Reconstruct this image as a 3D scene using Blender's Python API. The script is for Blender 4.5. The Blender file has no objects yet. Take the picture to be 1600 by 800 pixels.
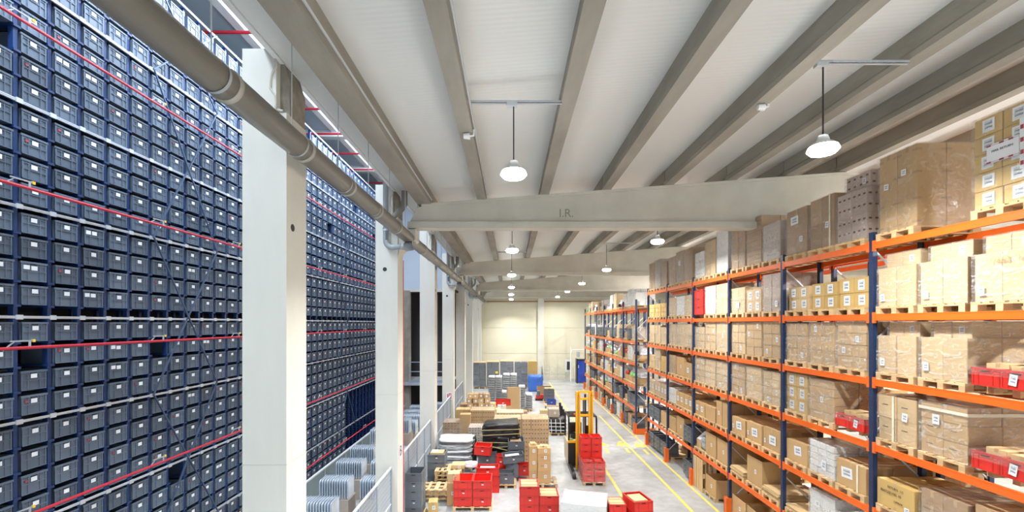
import bpy, math, random
from mathutils import Vector, Matrix, noise
R = math.radians
SC = bpy.context.scene
COL = SC.collection
H = 6.27                      # eye height above the warehouse floor

# ------------------------------------------------------------------ camera
cam = bpy.data.cameras.new('camera'); cam.lens = 15.525; cam.sensor_width = 36.0
cam.shift_x = 0.00125; cam.shift_y = 0.0656; cam.clip_end = 200
cam_o = bpy.data.objects.new('camera', cam); COL.objects.link(cam_o)
cam_o.location = (0, 0, H); cam_o.rotation_euler = (R(90), 0, 0)
SC.camera = cam_o
# ------------------------------------------------------------------ world, exposure
w = bpy.data.worlds.new('world'); SC.world = w; w.use_nodes = True
w.node_tree.nodes['Background'].inputs[0].default_value = (0.86, 0.93, 1.0, 1)
w.node_tree.nodes['Background'].inputs[1].default_value = .75
SC.view_settings.view_transform = 'Standard'; SC.view_settings.look = 'None'
SC.view_settings.gamma = 1.0; SC.view_settings.exposure = 0.47
try:
    SC.cycles.max_bounces = 7; SC.cycles.diffuse_bounces = 4; SC.cycles.glossy_bounces = 3
    SC.cycles.transmission_bounces = 4; SC.cycles.transparent_max_bounces = 16
    SC.cycles.use_denoising = True; SC.cycles.sample_clamp_indirect = 6
    SC.cycles.caustics_reflective = False; SC.cycles.caustics_refractive = False
except Exception: pass

def area(name, loc, size, power, col=(1, 1, 1), rot=(0, 0, 0), sy=None, spread=180):
    l = bpy.data.lights.new(name, 'AREA'); l.energy = power; l.color = col
    if sy: l.shape = 'RECTANGLE'; l.size = size; l.size_y = sy
    else: l.shape = 'DISK'; l.size = size
    l.spread = R(spread)
    o = bpy.data.objects.new(name, l); COL.objects.link(o); o.location = loc; o.rotation_euler = rot
    return o
# daylight strips in the roof of the tote hall (rooflights above the storage aisle)
for yy in (-6, 2.5, 11, 19.5):
    area('rooflight', (-5.6, yy, H + 8.3), 1.6, 850, (0.74, 0.86, 1.0), sy=7.5, rot=(0, R(20), 0))

# ------------------------------------------------------------------ materials
MATS = {}
def mat(name, col, rough=0.6, metal=0.0, nscale=None, namt=0.12, bump=0.0, bscale=None, stretch=(1, 1, 1),
        rnd=0.0, emit=None, spec=0.5, coat=0.0):
    if name in MATS: return MATS[name]
    m = bpy.data.materials.new(name); m.use_nodes = True; MATS[name] = m
    nt = m.node_tree; b = nt.nodes['Principled BSDF']; N = nt.nodes.new; L = nt.links.new
    b.inputs['Base Color'].default_value = (*col, 1); b.inputs['Roughness'].default_value = rough
    b.inputs['Metallic'].default_value = metal; b.inputs['Specular IOR Level'].default_value = spec
    b.inputs['Coat Weight'].default_value = coat
    out = None
    tc = N('ShaderNodeTexCoord'); mp = N('ShaderNodeMapping'); mp.inputs['Scale'].default_value = stretch
    L(tc.outputs['Object'], mp.inputs[0])
    if nscale:
        n = N('ShaderNodeTexNoise'); n.inputs['Scale'].default_value = nscale; n.inputs['Detail'].default_value = 5
        L(mp.outputs[0], n.inputs['Vector'])
        mr = N('ShaderNodeMapRange'); mr.inputs[1].default_value = 0.25; mr.inputs[2].default_value = 0.75
        mr.inputs[3].default_value = 1 - namt; mr.inputs[4].default_value = 1 + namt
        L(n.outputs['Fac'], mr.inputs[0])
        hs = N('ShaderNodeHueSaturation'); hs.inputs['Color'].default_value = (*col, 1)
        L(mr.outputs[0], hs.inputs['Value']); out = hs.outputs[0]
    if rnd:
        oi = N('ShaderNodeObjectInfo'); mr2 = N('ShaderNodeMapRange')
        mr2.inputs[3].default_value = 1 - rnd; mr2.inputs[4].default_value = 1 + rnd
        L(oi.outputs['Random'], mr2.inputs[0])
        h2 = N('ShaderNodeHueSaturation'); L(mr2.outputs[0], h2.inputs['Value'])
        h2.inputs['Color'].default_value = (*col, 1)
        if out: L(out, h2.inputs['Color'])
        out = h2.outputs[0]
    if out: L(out, b.inputs['Base Color'])
    if bump:
        n2 = N('ShaderNodeTexNoise'); n2.inputs['Scale'].default_value = bscale or 8; n2.inputs['Detail'].default_value = 6
        L(mp.outputs[0], n2.inputs['Vector'])
        bp = N('ShaderNodeBump'); bp.inputs['Strength'].default_value = bump; bp.inputs['Distance'].default_value = 0.02
        L(n2.outputs['Fac'], bp.inputs['Height']); L(bp.outputs[0], b.inputs['Normal'])
    if emit:
        b.inputs['Emission Color'].default_value = (*col, 1); b.inputs['Emission Strength'].default_value = emit
    return m

M_conc = mat('painted_concrete', (0.70, 0.69, 0.62), 0.75, nscale=1.1, namt=0.09, bump=0.12, bscale=9, stretch=(1, 1, .35))
M_concg = mat('grey_concrete', (0.32, 0.30, 0.255), 0.85, nscale=2.2, namt=0.2, bump=0.3, bscale=14, stretch=(1, .3, 1))
M_gird = mat('girder_concrete', (0.60, 0.58, 0.50), 0.8, nscale=1.0, namt=0.12, bump=0.15, bscale=9)
M_concd = mat('rough_concrete', (0.30, 0.27, 0.22), 0.95, nscale=6, namt=0.25, bump=0.6, bscale=16)
M_white = mat('white_sheet', (0.82, 0.83, 0.83), 0.5, nscale=.6, namt=0.03)
M_ceil2 = mat('tote_hall_roof_sheet', (0.50, 0.63, 0.70), 0.5)
M_clad = mat('pale_blue_cladding', (0.62, 0.71, 0.80), 0.45)
M_wallp = mat('cream_wall_panel', (0.74, 0.70, 0.54), 0.7, nscale=.5, namt=0.04)
M_dark = mat('dark_void', (0.05, 0.05, 0.055), 0.9)  # near-black painted in for unlit depth; also serves holes and a picture
M_galv = mat('galvanised_steel', (0.58, 0.62, 0.66), 0.4, metal=0.35)
M_navy = mat('navy_blue_paint', (0.012, 0.038, 0.135), 0.4, rnd=.1)
M_navy2 = mat('navy_rack_paint', (0.012, 0.032, 0.095), 0.4, nscale=6, namt=.15)
M_red = mat('red_pipe_paint', (0.58, 0.03, 0.05), 0.35)
M_brown = mat('brown_pipe_paint', (0.30, 0.13, 0.06), 0.5)
M_yel = mat('yellow_cap', (0.85, 0.6, 0.05), 0.4)
M_duct = mat('grey_plastic_pipe', (0.20, 0.19, 0.165), 0.38, nscale=3, namt=.05)
M_ring = mat('pipe_joint', (0.40, 0.38, 0.33), 0.35)
M_gpipe = mat('grey_drain_pipe', (0.36, 0.39, 0.41), 0.35)
M_tote = mat('blue_grey_tote_plastic', (0.10, 0.134, 0.182), 0.42, rnd=.16)
M_toteblk = mat('handle_slot', (0.012, 0.013, 0.016), 0.7)
M_lab = mat('white_label', (0.78, 0.80, 0.83), 0.5)
M_redtag = mat('red_sticker', (0.36, 0.05, 0.07), 0.5)
M_orange = mat('orange_rack_paint', (0.86, 0.15, 0.014), 0.38, nscale=3, namt=.06)
M_wood = mat('pallet_wood', (0.66, 0.47, 0.25), 0.8, nscale=5, namt=.2, rnd=.18, bump=.2, bscale=30, stretch=(1, .1, 1))
M_wood2 = mat('weathered_pallet_wood', (0.50, 0.40, 0.27), 0.85, nscale=5, namt=.2, rnd=.2)
M_card = mat('tan_cardboard', (0.56, 0.365, 0.17), 0.75, nscale=2, namt=.06, rnd=.09)
M_cardl = mat('pale_cardboard', (0.66, 0.475, 0.25), 0.75, nscale=2, namt=.06, rnd=.09)
M_cardd = mat('brown_cardboard', (0.44, 0.285, 0.155), 0.75, nscale=2, namt=.07, rnd=.10)
M_cardg = mat('grey_cardboard', (0.50, 0.42, 0.35), 0.7, nscale=2, namt=.06, rnd=.10)
M_cardw = mat('white_carton_board', (0.80, 0.80, 0.78), 0.6, nscale=2, namt=.04, rnd=.05)
M_cardy = mat('yellow_cardboard', (0.62, 0.42, 0.15), 0.7, nscale=2, namt=.06, rnd=.06)
M_tape = mat('packing_tape', (0.52, 0.37, 0.20), 0.3)
M_tapet = mat('cream_tape', (0.86, 0.80, 0.62), 0.35)
M_slot = mat('dark_mark', (0.09, 0.045, 0.03), 0.7)
M_redp = mat('red_crate_plastic', (0.74, 0.035, 0.025), 0.38, rnd=.10, nscale=3, namt=.05)
M_redr = mat('red_crate_rim', (0.60, 0.03, 0.02), 0.38)
M_greyp = mat('grey_crate_plastic', (0.13, 0.15, 0.175), 0.4, rnd=.25, nscale=3, namt=.05)
M_black = mat('black_film', (0.010, 0.010, 0.011), 0.26, bump=1.0, bscale=14, spec=.5)
M_blk = mat('black_paint', (0.02, 0.02, 0.022), 0.35)
M_blue = mat('blue_tarpaulin', (0.05, 0.16, 0.60), 0.35, bump=.6, bscale=8)
M_ymast = mat('yellow_truck_paint', (0.90, 0.46, 0.015), 0.3)
M_beige = mat('cream_truck_paint', (0.72, 0.62, 0.42), 0.4)
M_yline = mat('yellow_floor_paint', (0.86, 0.66, 0.14), 0.55, nscale=7, namt=.12)
M_silver = mat('silver_grey_film', (0.36, 0.385, 0.40), 0.3, nscale=9, namt=.45, bump=.7, bscale=12, stretch=(.5, .5, 3))
M_sackw = mat('white_sacking', (0.74, 0.75, 0.78), 0.5, bump=.6, bscale=9)
M_clear = mat('clear_plastic_tray', (0.76, 0.83, 0.90), 0.2)
M_clearb = mat('tray_rim', (0.34, 0.42, 0.54), 0.3)
M_fence = mat('grey_blue_fence_paint', (0.30, 0.35, 0.45), 0.45)
M_frail = mat('white_fence_rail', (0.72, 0.75, 0.78), 0.4)
M_strap = mat('olive_strap', (0.42, 0.36, 0.18), 0.5)
M_lamp = mat('lamp_lens', (1, 0.99, 0.96), 0.5, emit=26)
M_green = mat('green_plastic', (0.25, 0.62, 0.20), 0.5)

def film_mat(name, white=.16, seed=0.0, tint=(0.93, 0.95, 0.97)):
    m = bpy.data.materials.new(name); m.use_nodes = True; nt = m.node_tree; N = nt.nodes.new; L = nt.links.new
    nt.nodes.remove(nt.nodes['Principled BSDF']); out = nt.nodes['Material Output']
    tr = N('ShaderNodeBsdfTransparent'); gl = N('ShaderNodeBsdfGlossy'); gl.inputs['Roughness'].default_value = .13
    gl.inputs['Color'].default_value = (*tint, 1)
    df = N('ShaderNodeBsdfDiffuse'); df.inputs['Color'].default_value = (*tint, 1)
    tc = N('ShaderNodeTexCoord'); mp = N('ShaderNodeMapping'); mp.inputs['Scale'].default_value = (3, 3, 5.5)
    mp.inputs['Rotation'].default_value = (.35, .5, .2); L(tc.outputs['Object'], mp.inputs[0])
    n = N('ShaderNodeTexNoise'); n.inputs['Scale'].default_value = 1.6; n.inputs['Detail'].default_value = 7
    n.inputs['Distortion'].default_value = 1.6; L(mp.outputs[0], n.inputs['Vector'])
    cr = N('ShaderNodeMapRange'); cr.inputs[1].default_value = .50; cr.inputs[2].default_value = .82
    cr.inputs[3].default_value = white * .25; cr.inputs[4].default_value = min(.8, white * 2.2); L(n.outputs['Fac'], cr.inputs[0])  # pale noise streaks add painted sheen to the film's own cloudiness
    bp = N('ShaderNodeBump'); bp.inputs['Strength'].default_value = 1.0; bp.inputs['Distance'].default_value = .03
    L(n.outputs['Fac'], bp.inputs['Height']); L(bp.outputs[0], gl.inputs['Normal'])
    m1 = N('ShaderNodeMixShader'); L(cr.outputs[0], m1.inputs[0]); L(tr.outputs[0], m1.inputs[1]); L(df.outputs[0], m1.inputs[2])
    lw = N('ShaderNodeLayerWeight'); L(bp.outputs[0], lw.inputs['Normal']); fr = N('ShaderNodeMath'); fr.operation = 'POWER'; fr.inputs[1].default_value = 3.5; L(lw.outputs['Facing'], fr.inputs[0])
    ad = N('ShaderNodeMath'); ad.operation = 'MULTIPLY_ADD'; ad.inputs[1].default_value = .55; ad.inputs[2].default_value = .04
    L(fr.outputs[0], ad.inputs[0])
    m2 = N('ShaderNodeMixShader'); L(ad.outputs[0], m2.inputs[0]); L(m1.outputs[0], m2.inputs[1]); L(gl.outputs[0], m2.inputs[2])
    L(m2.outputs[0], out.inputs[0]); return m
M_film = film_mat('stretch_film', .13)
M_filmw = film_mat('cloudy_stretch_film', .26)
M_filmk = film_mat('pinkish_stretch_film', .22, tint=(.9, .8, .8))

def floor_mat():
    m = bpy.data.materials.new('polished_concrete_floor'); m.use_nodes = True; nt = m.node_tree; N = nt.nodes.new; L = nt.links.new
    b = nt.nodes['Principled BSDF']; tc = N('ShaderNodeTexCoord')
    n1 = N('ShaderNodeTexNoise'); n1.inputs['Scale'].default_value = .45; n1.inputs['Detail'].default_value = 8; n1.inputs['Roughness'].default_value = .62
    n2 = N('ShaderNodeTexNoise'); n2.inputs['Scale'].default_value = 3.5; n2.inputs['Detail'].default_value = 8
    L(tc.outputs['Object'], n1.inputs['Vector']); L(tc.outputs['Object'], n2.inputs['Vector'])
    mx = N('ShaderNodeMath'); mx.operation = 'MULTIPLY_ADD'; mx.inputs[1].default_value = .45; L(n2.outputs['Fac'], mx.inputs[0]); L(n1.outputs['Fac'], mx.inputs[2])
    cr = N('ShaderNodeValToRGB'); cr.color_ramp.elements[0].position = .5; cr.color_ramp.elements[1].position = .95
    cr.color_ramp.elements[0].color = (.27, .28, .28, 1); cr.color_ramp.elements[1].color = (.52, .535, .54, 1)
    L(mx.outputs[0], cr.inputs[0]); L(cr.outputs[0], b.inputs['Base Color'])
    b.inputs['Roughness'].default_value = .38
    mr = N('ShaderNodeMapRange'); mr.inputs[3].default_value = .28; mr.inputs[4].default_value = .55; L(n2.outputs['Fac'], mr.inputs[0]); L(mr.outputs[0], b.inputs['Roughness'])
    return m
M_floor = floor_mat()
def ribbed_mat(name, col, axis, freq, amt=.035):
    m = bpy.data.materials.new(name); m.use_nodes = True; nt = m.node_tree; N = nt.nodes.new; L = nt.links.new
    b = nt.nodes['Principled BSDF']; b.inputs['Base Color'].default_value = (*col, 1); b.inputs['Roughness'].default_value = .42
    tc = N('ShaderNodeTexCoord'); wv = N('ShaderNodeTexWave'); wv.bands_direction = axis; wv.inputs['Scale'].default_value = freq
    wv.inputs['Distortion'].default_value = 0; L(tc.outputs['Object'], wv.inputs['Vector'])
    bp = N('ShaderNodeBump'); bp.inputs['Strength'].default_value = .12; bp.inputs['Distance'].default_value = .01
    n = N('ShaderNodeTexNoise'); n.inputs['Scale'].default_value = .5
    L(tc.outputs['Object'], n.inputs['Vector'])
    mr = N('ShaderNodeMapRange'); mr.inputs[3].default_value = 1 - amt; mr.inputs[4].default_value = 1 + amt; L(n.outputs['Fac'], mr.inputs[0])
    hs = N('ShaderNodeHueSaturation'); hs.inputs['Color'].default_value = (*col, 1); L(mr.outputs[0], hs.inputs['Value']); L(hs.outputs[0], b.inputs['Base Color'])
    L(wv.outputs['Fac'], bp.inputs['Height']); L(bp.outputs[0], b.inputs['Normal']); return m
M_ceil = ribbed_mat('ribbed_ceiling_sheet', (0.715, 0.735, 0.72), 'Y', 3.2)
M_cladr = ribbed_mat('ribbed_blue_cladding', (0.60, 0.70, 0.80), 'X', 5, .02)
def print_mat():
    m = bpy.data.materials.new('printed_label'); m.use_nodes = True; nt = m.node_tree; N = nt.nodes.new; L = nt.links.new
    b = nt.nodes['Principled BSDF']; tc = N('ShaderNodeTexCoord')
    g = N('ShaderNodeTexGradient'); g.gradient_type = 'SPHERICAL'; mp = N('ShaderNodeMapping')
    mp.inputs['Location'].default_value = (-1, -1, -1); mp.inputs['Scale'].default_value = (2, 2, 2)
    L(tc.outputs['Generated'], mp.inputs[0])
    sp = N('ShaderNodeSeparateXYZ'); L(tc.outputs['Generated'], sp.inputs[0])
    # printed block: rows of short strokes kept inside the sheet's margins
    wv = N('ShaderNodeTexNoise'); mp2 = N('ShaderNodeMapping'); mp2.inputs['Scale'].default_value = (.7, 1, 30)
    L(tc.outputs['Generated'], mp2.inputs[0]); L(mp2.outputs[0], wv.inputs['Vector']); wv.inputs['Scale'].default_value = 1
    gt = N('ShaderNodeMath'); gt.operation = 'GREATER_THAN'; gt.inputs[1].default_value = .47; L(wv.outputs['Fac'], gt.inputs[0])
    def inside(sock, lo, hi):
        a = N('ShaderNodeMath'); a.operation = 'GREATER_THAN'; a.inputs[1].default_value = lo; L(sock, a.inputs[0])
        c = N('ShaderNodeMath'); c.operation = 'LESS_THAN'; c.inputs[1].default_value = hi; L(sock, c.inputs[0])
        d = N('ShaderNodeMath'); d.operation = 'MULTIPLY'; L(a.outputs[0], d.inputs[0]); L(c.outputs[0], d.inputs[1]); return d.outputs[0]
    ix = inside(sp.outputs['X'], .18, .82); iz = inside(sp.outputs['Z'], .18, .82)
    a = N('ShaderNodeMath'); a.operation = 'MULTIPLY'; L(ix, a.inputs[0]); L(iz, a.inputs[1])
    c = N('ShaderNodeMath'); c.operation = 'MULTIPLY'; L(a.outputs[0], c.inputs[0]); L(gt.outputs[0], c.inputs[1])
    mx = N('ShaderNodeMix'); mx.data_type = 'RGBA'; mx.inputs[6].default_value = (.84, .87, .90, 1); mx.inputs[7].default_value = (.26, .30, .34, 1)
    L(c.outputs[0], mx.inputs[0]); L(mx.outputs[2], b.inputs['Base Color']); b.inputs['Roughness'].default_value = .5
    return m
M_print = print_mat()

# ------------------------------------------------------------------ mesh helpers
class MB:
    def __init__(s): s.v = []; s.f = []; s.m = []; s.sm = False
    def quad(s, pts, m=0):
        i = len(s.v); s.v += [tuple(p) for p in pts]; s.f.append(tuple(range(i, i + len(pts)))); s.m.append(m)
    def box(s, x0, x1, y0, y1, z0, z1, m=0, skip=''):
        i = len(s.v)
        s.v += [(x0, y0, z0), (x1, y0, z0), (x1, y1, z0), (x0, y1, z0), (x0, y0, z1), (x1, y0, z1), (x1, y1, z1), (x0, y1, z1)]
        F = {'b': (0, 3, 2, 1), 't': (4, 5, 6, 7), 'f': (0, 1, 5, 4), 'r': (1, 2, 6, 5), 'k': (2, 3, 7, 6), 'l': (3, 0, 4, 7)}
        for k, q in F.items():
            if k not in skip: s.f.append(tuple(i + a for a in q)); s.m.append(m)
    def bar(s, p, q, w, h=None, m=0):
        p = Vector(p); q = Vector(q); h = h or w; d = (q - p).normalized()
        up = Vector((0, 0, 1)) if abs(d.z) < .95 else Vector((1, 0, 0))
        a = d.cross(up).normalized() * w / 2; b = a.cross(d).normalized() * h / 2
        i = len(s.v)
        for c in (p, q):
            for e in (-a - b, a - b, a + b, -a + b): s.v.append(tuple(c + e))
        for f in ((3, 2, 1, 0), (4, 5, 6, 7), (0, 1, 5, 4), (1, 2, 6, 5), (2, 3, 7, 6), (3, 0, 4, 7)):
            s.f.append(tuple(i + k for k in f)); s.m.append(m)
    def tube(s, path, r, n=10, m=0, cap=True):
        P = [Vector(p) for p in path]; rr = r if isinstance(r, (list, tuple)) else [r] * len(P)
        rings = []; up = None
        for k, p in enumerate(P):
            d = (P[min(k + 1, len(P) - 1)] - P[max(k - 1, 0)]).normalized()
            if up is None: up = Vector((0, 0, 1)) if abs(d.z) < .9 else Vector((1, 0, 0))
            a = d.cross(up).normalized(); b = a.cross(d).normalized(); up = b
            i = len(s.v); rings.append(i)
            for j in range(n):
                t = 2 * math.pi * j / n; s.v.append(tuple(p + (a * math.cos(t) + b * math.sin(t)) * rr[k]))
        for k in range(len(P) - 1):
            for j in range(n):
                j2 = (j + 1) % n; s.f.append((rings[k] + j, rings[k] + j2, rings[k + 1] + j2, rings[k + 1] + j)); s.m.append(m)
        if cap:
            s.f.append(tuple(rings[0] + j for j in range(n))); s.m.append(m)
            s.f.append(tuple(rings[-1] + j for j in reversed(range(n)))); s.m.append(m)
    def prism(s, poly, y0, y1, m=0):          # poly in x-z, extruded along y
        n = len(poly); i = len(s.v)
        s.v += [(x, y0, z) for x, z in poly] + [(x, y1, z) for x, z in poly]
        s.f.append(tuple(i + k for k in range(n))); s.m.append(m)
        s.f.append(tuple(i + n + k for k in reversed(range(n)))); s.m.append(m)
        for k in range(n):
            k2 = (k + 1) % n; s.f.append((i + k, i + k2, i + n + k2, i + n + k)[::-1]); s.m.append(m)
    def me(s, name, mats, smooth=False):
        me = bpy.data.meshes.new(name); me.from_pydata(s.v, [], s.f)
        for m in (mats if isinstance(mats, (list, tuple)) else [mats]): me.materials.append(m)
        me.polygons.foreach_set('material_index', s.m)
        if smooth or s.sm: me.polygons.foreach_set('use_smooth', [True] * len(s.f))
        me.update(); return me
def ob(name, me, parent=None, loc=(0, 0, 0), rot=(0, 0, 0), sc=(1, 1, 1)):
    o = bpy.data.objects.new(name, me); COL.objects.link(o); o.location = loc; o.rotation_euler = rot; o.scale = sc
    if parent: o.parent = parent
    return o
def tag(o, label=None, cat=None, group=None, kind=None):
    if label: o['label'] = label
    if cat: o['category'] = cat
    if group: o['group'] = group
    if kind: o['kind'] = kind
    return o
def thing(name, label, cat, loc=(0, 0, 0), rz=0, group=None):
    return tag(ob(name, None, None, loc, (0, 0, rz)), label, cat, group)
def boxob(name, m, parent, x0, x1, y0, y1, z0, z1):
    b = MB(); cx, cy = (x0 + x1) / 2, (y0 + y1) / 2
    b.box(x0 - cx, x1 - cx, y0 - cy, y1 - cy, 0, z1 - z0); return ob(name, b.me(name, m), parent, (cx, cy, z0))
def struct(name, m, *a):
    b = MB(); b.box(*a); return tag(ob(name, b.me(name, m)), kind='structure')
CACHE = {}
def cached(key, fn):
    if key not in CACHE: CACHE[key] = fn()
    return CACHE[key]
def arc(c, r, a0, a1, u, v, n=6):
    c = Vector(c); u = Vector(u); v = Vector(v)
    return [tuple(c + u * r * math.cos(a0 + (a1 - a0) * k / n) + v * r * math.sin(a0 + (a1 - a0) * k / n)) for k in range(n + 1)]
ORD = ['first', 'second', 'third', 'fourth', 'fifth', 'sixth', 'seventh', 'eighth', 'ninth', 'tenth', 'eleventh', 'twelfth', 'thirteenth', 'fourteenth', 'fifteenth', 'sixteenth', 'seventeenth', 'eighteenth', 'nineteenth', 'twentieth', 'twenty-first', 'twenty-second', 'twenty-third']

# ================================================================== THE SHELL
YB, YE = -13.0, 50.0
XL, XR = -9.6, 22.0
struct('floor', M_floor, XL, XR, YB, YE, -.2, 0)
def roof_z(x): return H + 4.12 + .08 * (x if x < 9.65 else 19.3 - x)
# roof sheet of the main hall, one slope up to the ridge and one down
b = MB()
xs = [-3.36, 9.65, 22.0]
for a, c in zip(xs, xs[1:]):
    za, zc = roof_z(a), roof_z(c)
    b.quad([(a, YB, za), (c, YB, zc), (c, YE, zc), (a, YE, za)][::-1]); b.quad([(a, YB, za + .12), (c, YB, zc + .12), (c, YE, zc + .12), (a, YE, za + .12)])
ceiling = tag(ob('ceiling', b.me('ceiling', M_ceil)), kind='structure')
boxob('edge_trim', M_white, ceiling, -3.42, -3.34, YB, YE, roof_z(-3.36) - .03, roof_z(-3.36) + .2)
struct('trim_1', M_white, -3.60, -3.46, YB, YE, H + 4.02, H + 8.55)        # cladding between the two roofs
struct('wall_right', M_wallp, XR, XR + .2, YB, YE, 0, H + 4)
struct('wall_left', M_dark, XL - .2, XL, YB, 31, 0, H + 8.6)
# back wall in precast panels
wb = struct('wall_back', M_wallp, XL, XR + .2, YE + .12, YE + .3, 0, H + 9)
zs = [0, 2.85, 5.75, 8.65, 11.6]
px = [-3.4, 3.05, 3.75, 9.3, 15.5, 22.0]
for i, (x0, x1) in enumerate(zip(px, px[1:])):
    if x1 - x0 < 1: continue
    for z0, z1 in zip(zs, zs[1:]): boxob('wall_panel', M_wallp, wb, x0 + .01, x1 - .01, YE, YE + .12, z0 + .012, z1 - .012)
boxob('pilaster', M_conc, wb, 3.05, 3.75, YE - .3, YE + .1, 0, H + 3.7)
# ---------------- tote hall roof, end wall
c2 = struct('ceiling_tote_hall', M_ceil2, XL, -3.5, YB, 31, H + 8.5, H + 8.6)
k = 0
y = -7.0
while y < 30:
    boxob('roof_beam', M_white, c2, XL, -3.6, y, y + .35, H + 8.2, H + 8.5); y += 4.4
for xx in (-7.85, -5.6): boxob('roof_beam', M_white, c2, xx, xx + .25, YB, 31, H + 8.38, H + 8.5)
p = tag(ob('red_roof_pipe', None), 'row of thin red pipes crossing under the roof above the tote store', 'pipe')
me = cached('rrp', lambda: (lambda b: (b.tube([(-9.5, 0, 0), (-4, 0, 0)], .045, 8), b.me('pipe', M_red))[1])(MB()))
for i in range(14): ob('pipe', me, p, (0, 1.3 + 2.2 * i, H + 8.1))
p.name = 'sprinkler_branch_pipes'
# end wall of the tote hall: pale blue cladding over a dark opening with a mezzanine
ew = struct('wall_tote_hall_end', M_cladr, XL, -3.7, 28.6, 28.8, H + 2.15, H + 8.5)
boxob('lintel', M_conc, ew, -7.4, -3.7, 28.5, 28.62, H + 2.02, H + 2.2)
boxob('pier', M_concg, ew, -6.95, -6.5, 28.4, 28.8, 0, H + 2.1)
boxob('recess_back', M_dark, ew, XL, -3.7, 31.5, 31.6, 0, H + 2.2)  # recess lining coloured near-black so the opening reads as unlit
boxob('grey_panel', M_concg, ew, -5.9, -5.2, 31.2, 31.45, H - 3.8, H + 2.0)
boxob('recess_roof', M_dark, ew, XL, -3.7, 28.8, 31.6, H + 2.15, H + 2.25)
boxob('mezzanine_deck', M_galv, ew, -7.2, -3.9, 28.0, 31.4, H - 3.95, H - 3.78)
mr = thing('mezzanine_guardrail', 'blue grey guardrail along the mezzanine edge in the dark opening', 'railing', (-6.45, 28.05, H - 3.78))
for z in (1.3, .7): b = MB(); b.tube([(0, 0, z), (2.5, 0, z)], .03, 8); ob('rail', b.me('rail', M_fence), mr)
for x in (0, .83, 1.66, 2.5): b = MB(); b.tube([(x, 0, 0), (x, 0, 1.3)], .03, 8); ob('post', b.me('post', M_fence), mr)
boxob('toe_board', M_fence, mr, 0, 2.5, -.01, .01, 0, .15)
# ---------------- wall items
b = MB(); b.tube([(-3.3, YE - .2, H + 2.45), (12, YE - .2, H + 2.45)], .05, 8)
tag(ob('wall_pipe', b.me('wall_pipe', M_brown)), 'brown pipe running along the top of the cream back wall', 'pipe')

# ---------------- columns
def column(i, y):
    t = thing('concrete_column', ['', 'large white concrete column nearest the camera, at the left',
        'white concrete column where the engraved first girder rests', 'third white column from the camera, beside a fence end',
        'fourth white column from the camera, bearing a small red sign', 'fifth white column from the camera in the left row',
        'sixth white column from the camera in the left row', 'seventh white column from the camera in the left row',
        'eighth white column, last before the back wall'][i], 'column', (-3.57, y, 0))
    b = MB()
    x0, x1, xn = -.32, .32, .17
    zt, zm = H + 3.98, H + 3.05
    poly = [(x0, 0), (x1, 0), (x1, zm - .25), (xn + .1, zm), (xn, zm + .12), (xn, zt), (x0, zt)]
    # chamfered shaft built as a prism with thin joint groove
    b.prism([(x0, 0), (x1, 0), (x1, zm), (xn, zm), (xn, zt), (x0, zt)], 0, .62)
    ob('shaft', b.me('shaft', M_conc), t)
    b = MB(); b.prism([(xn, zm + .001), (x1 - .01, zm + .001), (x1 - .01, zm + .5), (xn + .02, zm + .9), (xn, zm + .9)], .12, .60)
    ob('rough_seat', b.me('rough_seat', M_concd), t)
    b = MB(); pts = []
    for k in range(9):
        a = k / 8; pts.append((xn - .03 + .05 * math.sin(a * 9) - (.02 if k % 2 else 0), .001 if False else -.006, zt - .05 - a * .85))
    pts += [(xn + .03, -.006, zm + .04), (x1 - .05, -.006, zm + .02)]
    b.tube(pts, .018, 6); ob('mortar_edge', b.me('mortar_edge', M_gird), t)
    b = MB()
    if i % 2 == 1: b.tube([(x1 + .004, .18, H + 1.42), (x1 - .01, .18, H + 1.42)], .055, 14)
    else: b.tube([(-.05, -.004, H + 1.55), (-.05, .01, H + 1.55)], .06, 14)
    ob('cast_hole', b.me('cast_hole', M_dark), t)
    b = MB(); b.box(x0 - .003, x1 + .003, -.003, .623, H - 2.06, H - 2.045); ob('casting_joint', b.me('casting_joint', M_gird), t)
    if i % 2 == 0:                                       # corbel below the girder end
        b = MB(); b.prism([(x1, H + 1.95), (x1 + .08, H + 2.1), (x1 + .50, H + 2.42), (x1 + .50, H + 2.72), (x1, H + 2.72)], .06, .56)
        ob('corbel', b.me('corbel', M_gird), t)
    return t
CY = [None, 6.4, 12.7, 18.9, 25.1, 31.3, 37.5, 43.75, 49.0]
for i in range(1, 9): column(i, CY[i])
column_signs = None
t = thing('fire_point_sign', 'small white sign with red extinguisher symbol on the fourth column', 'sign', (-3.5, 25.085, H - 4.2))
b = MB(); b.box(-.17, .17, -.01, .01, -.26, .26); ob('plate', b.me('plate', M_lab), t)
b = MB(); b.box(-.02, .13, -.016, -.011, -.10, .22); b.box(-.10, -.05, -.016, -.011, -.02, .18); b.box(-.14, .14, -.016, -.011, -.22, -.18)
ob('symbol', b.me('symbol', M_red), t)
b = MB(); b.box(.03, .09, -.02, -.0165, -.05, .17); ob('symbol_bottle', b.me('symbol_bottle', M_lab), t)
def text(name, body, size, m, parent, loc, rot, ext=.002):
    c = bpy.data.curves.new(name, 'FONT'); c.body = body; c.size = size; c.extrude = ext; c.align_x = 'CENTER'; c.align_y = 'CENTER'
    c.materials.append(m); o = bpy.data.objects.new(name, c); COL.objects.link(o); o.parent = parent
    o.location = loc; o.rotation_euler = rot
    bpy.context.view_layer.update(); me = bpy.data.meshes.new_from_object(o); bpy.data.objects.remove(o); bpy.data.curves.remove(c)
    me.name = name; return ob(name, me, parent, loc, rot)
t = thing('column_letter_sign', 'black letter plate on the side of the second column', 'sign', (-3.24, 13.0, H - 3.76))
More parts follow.
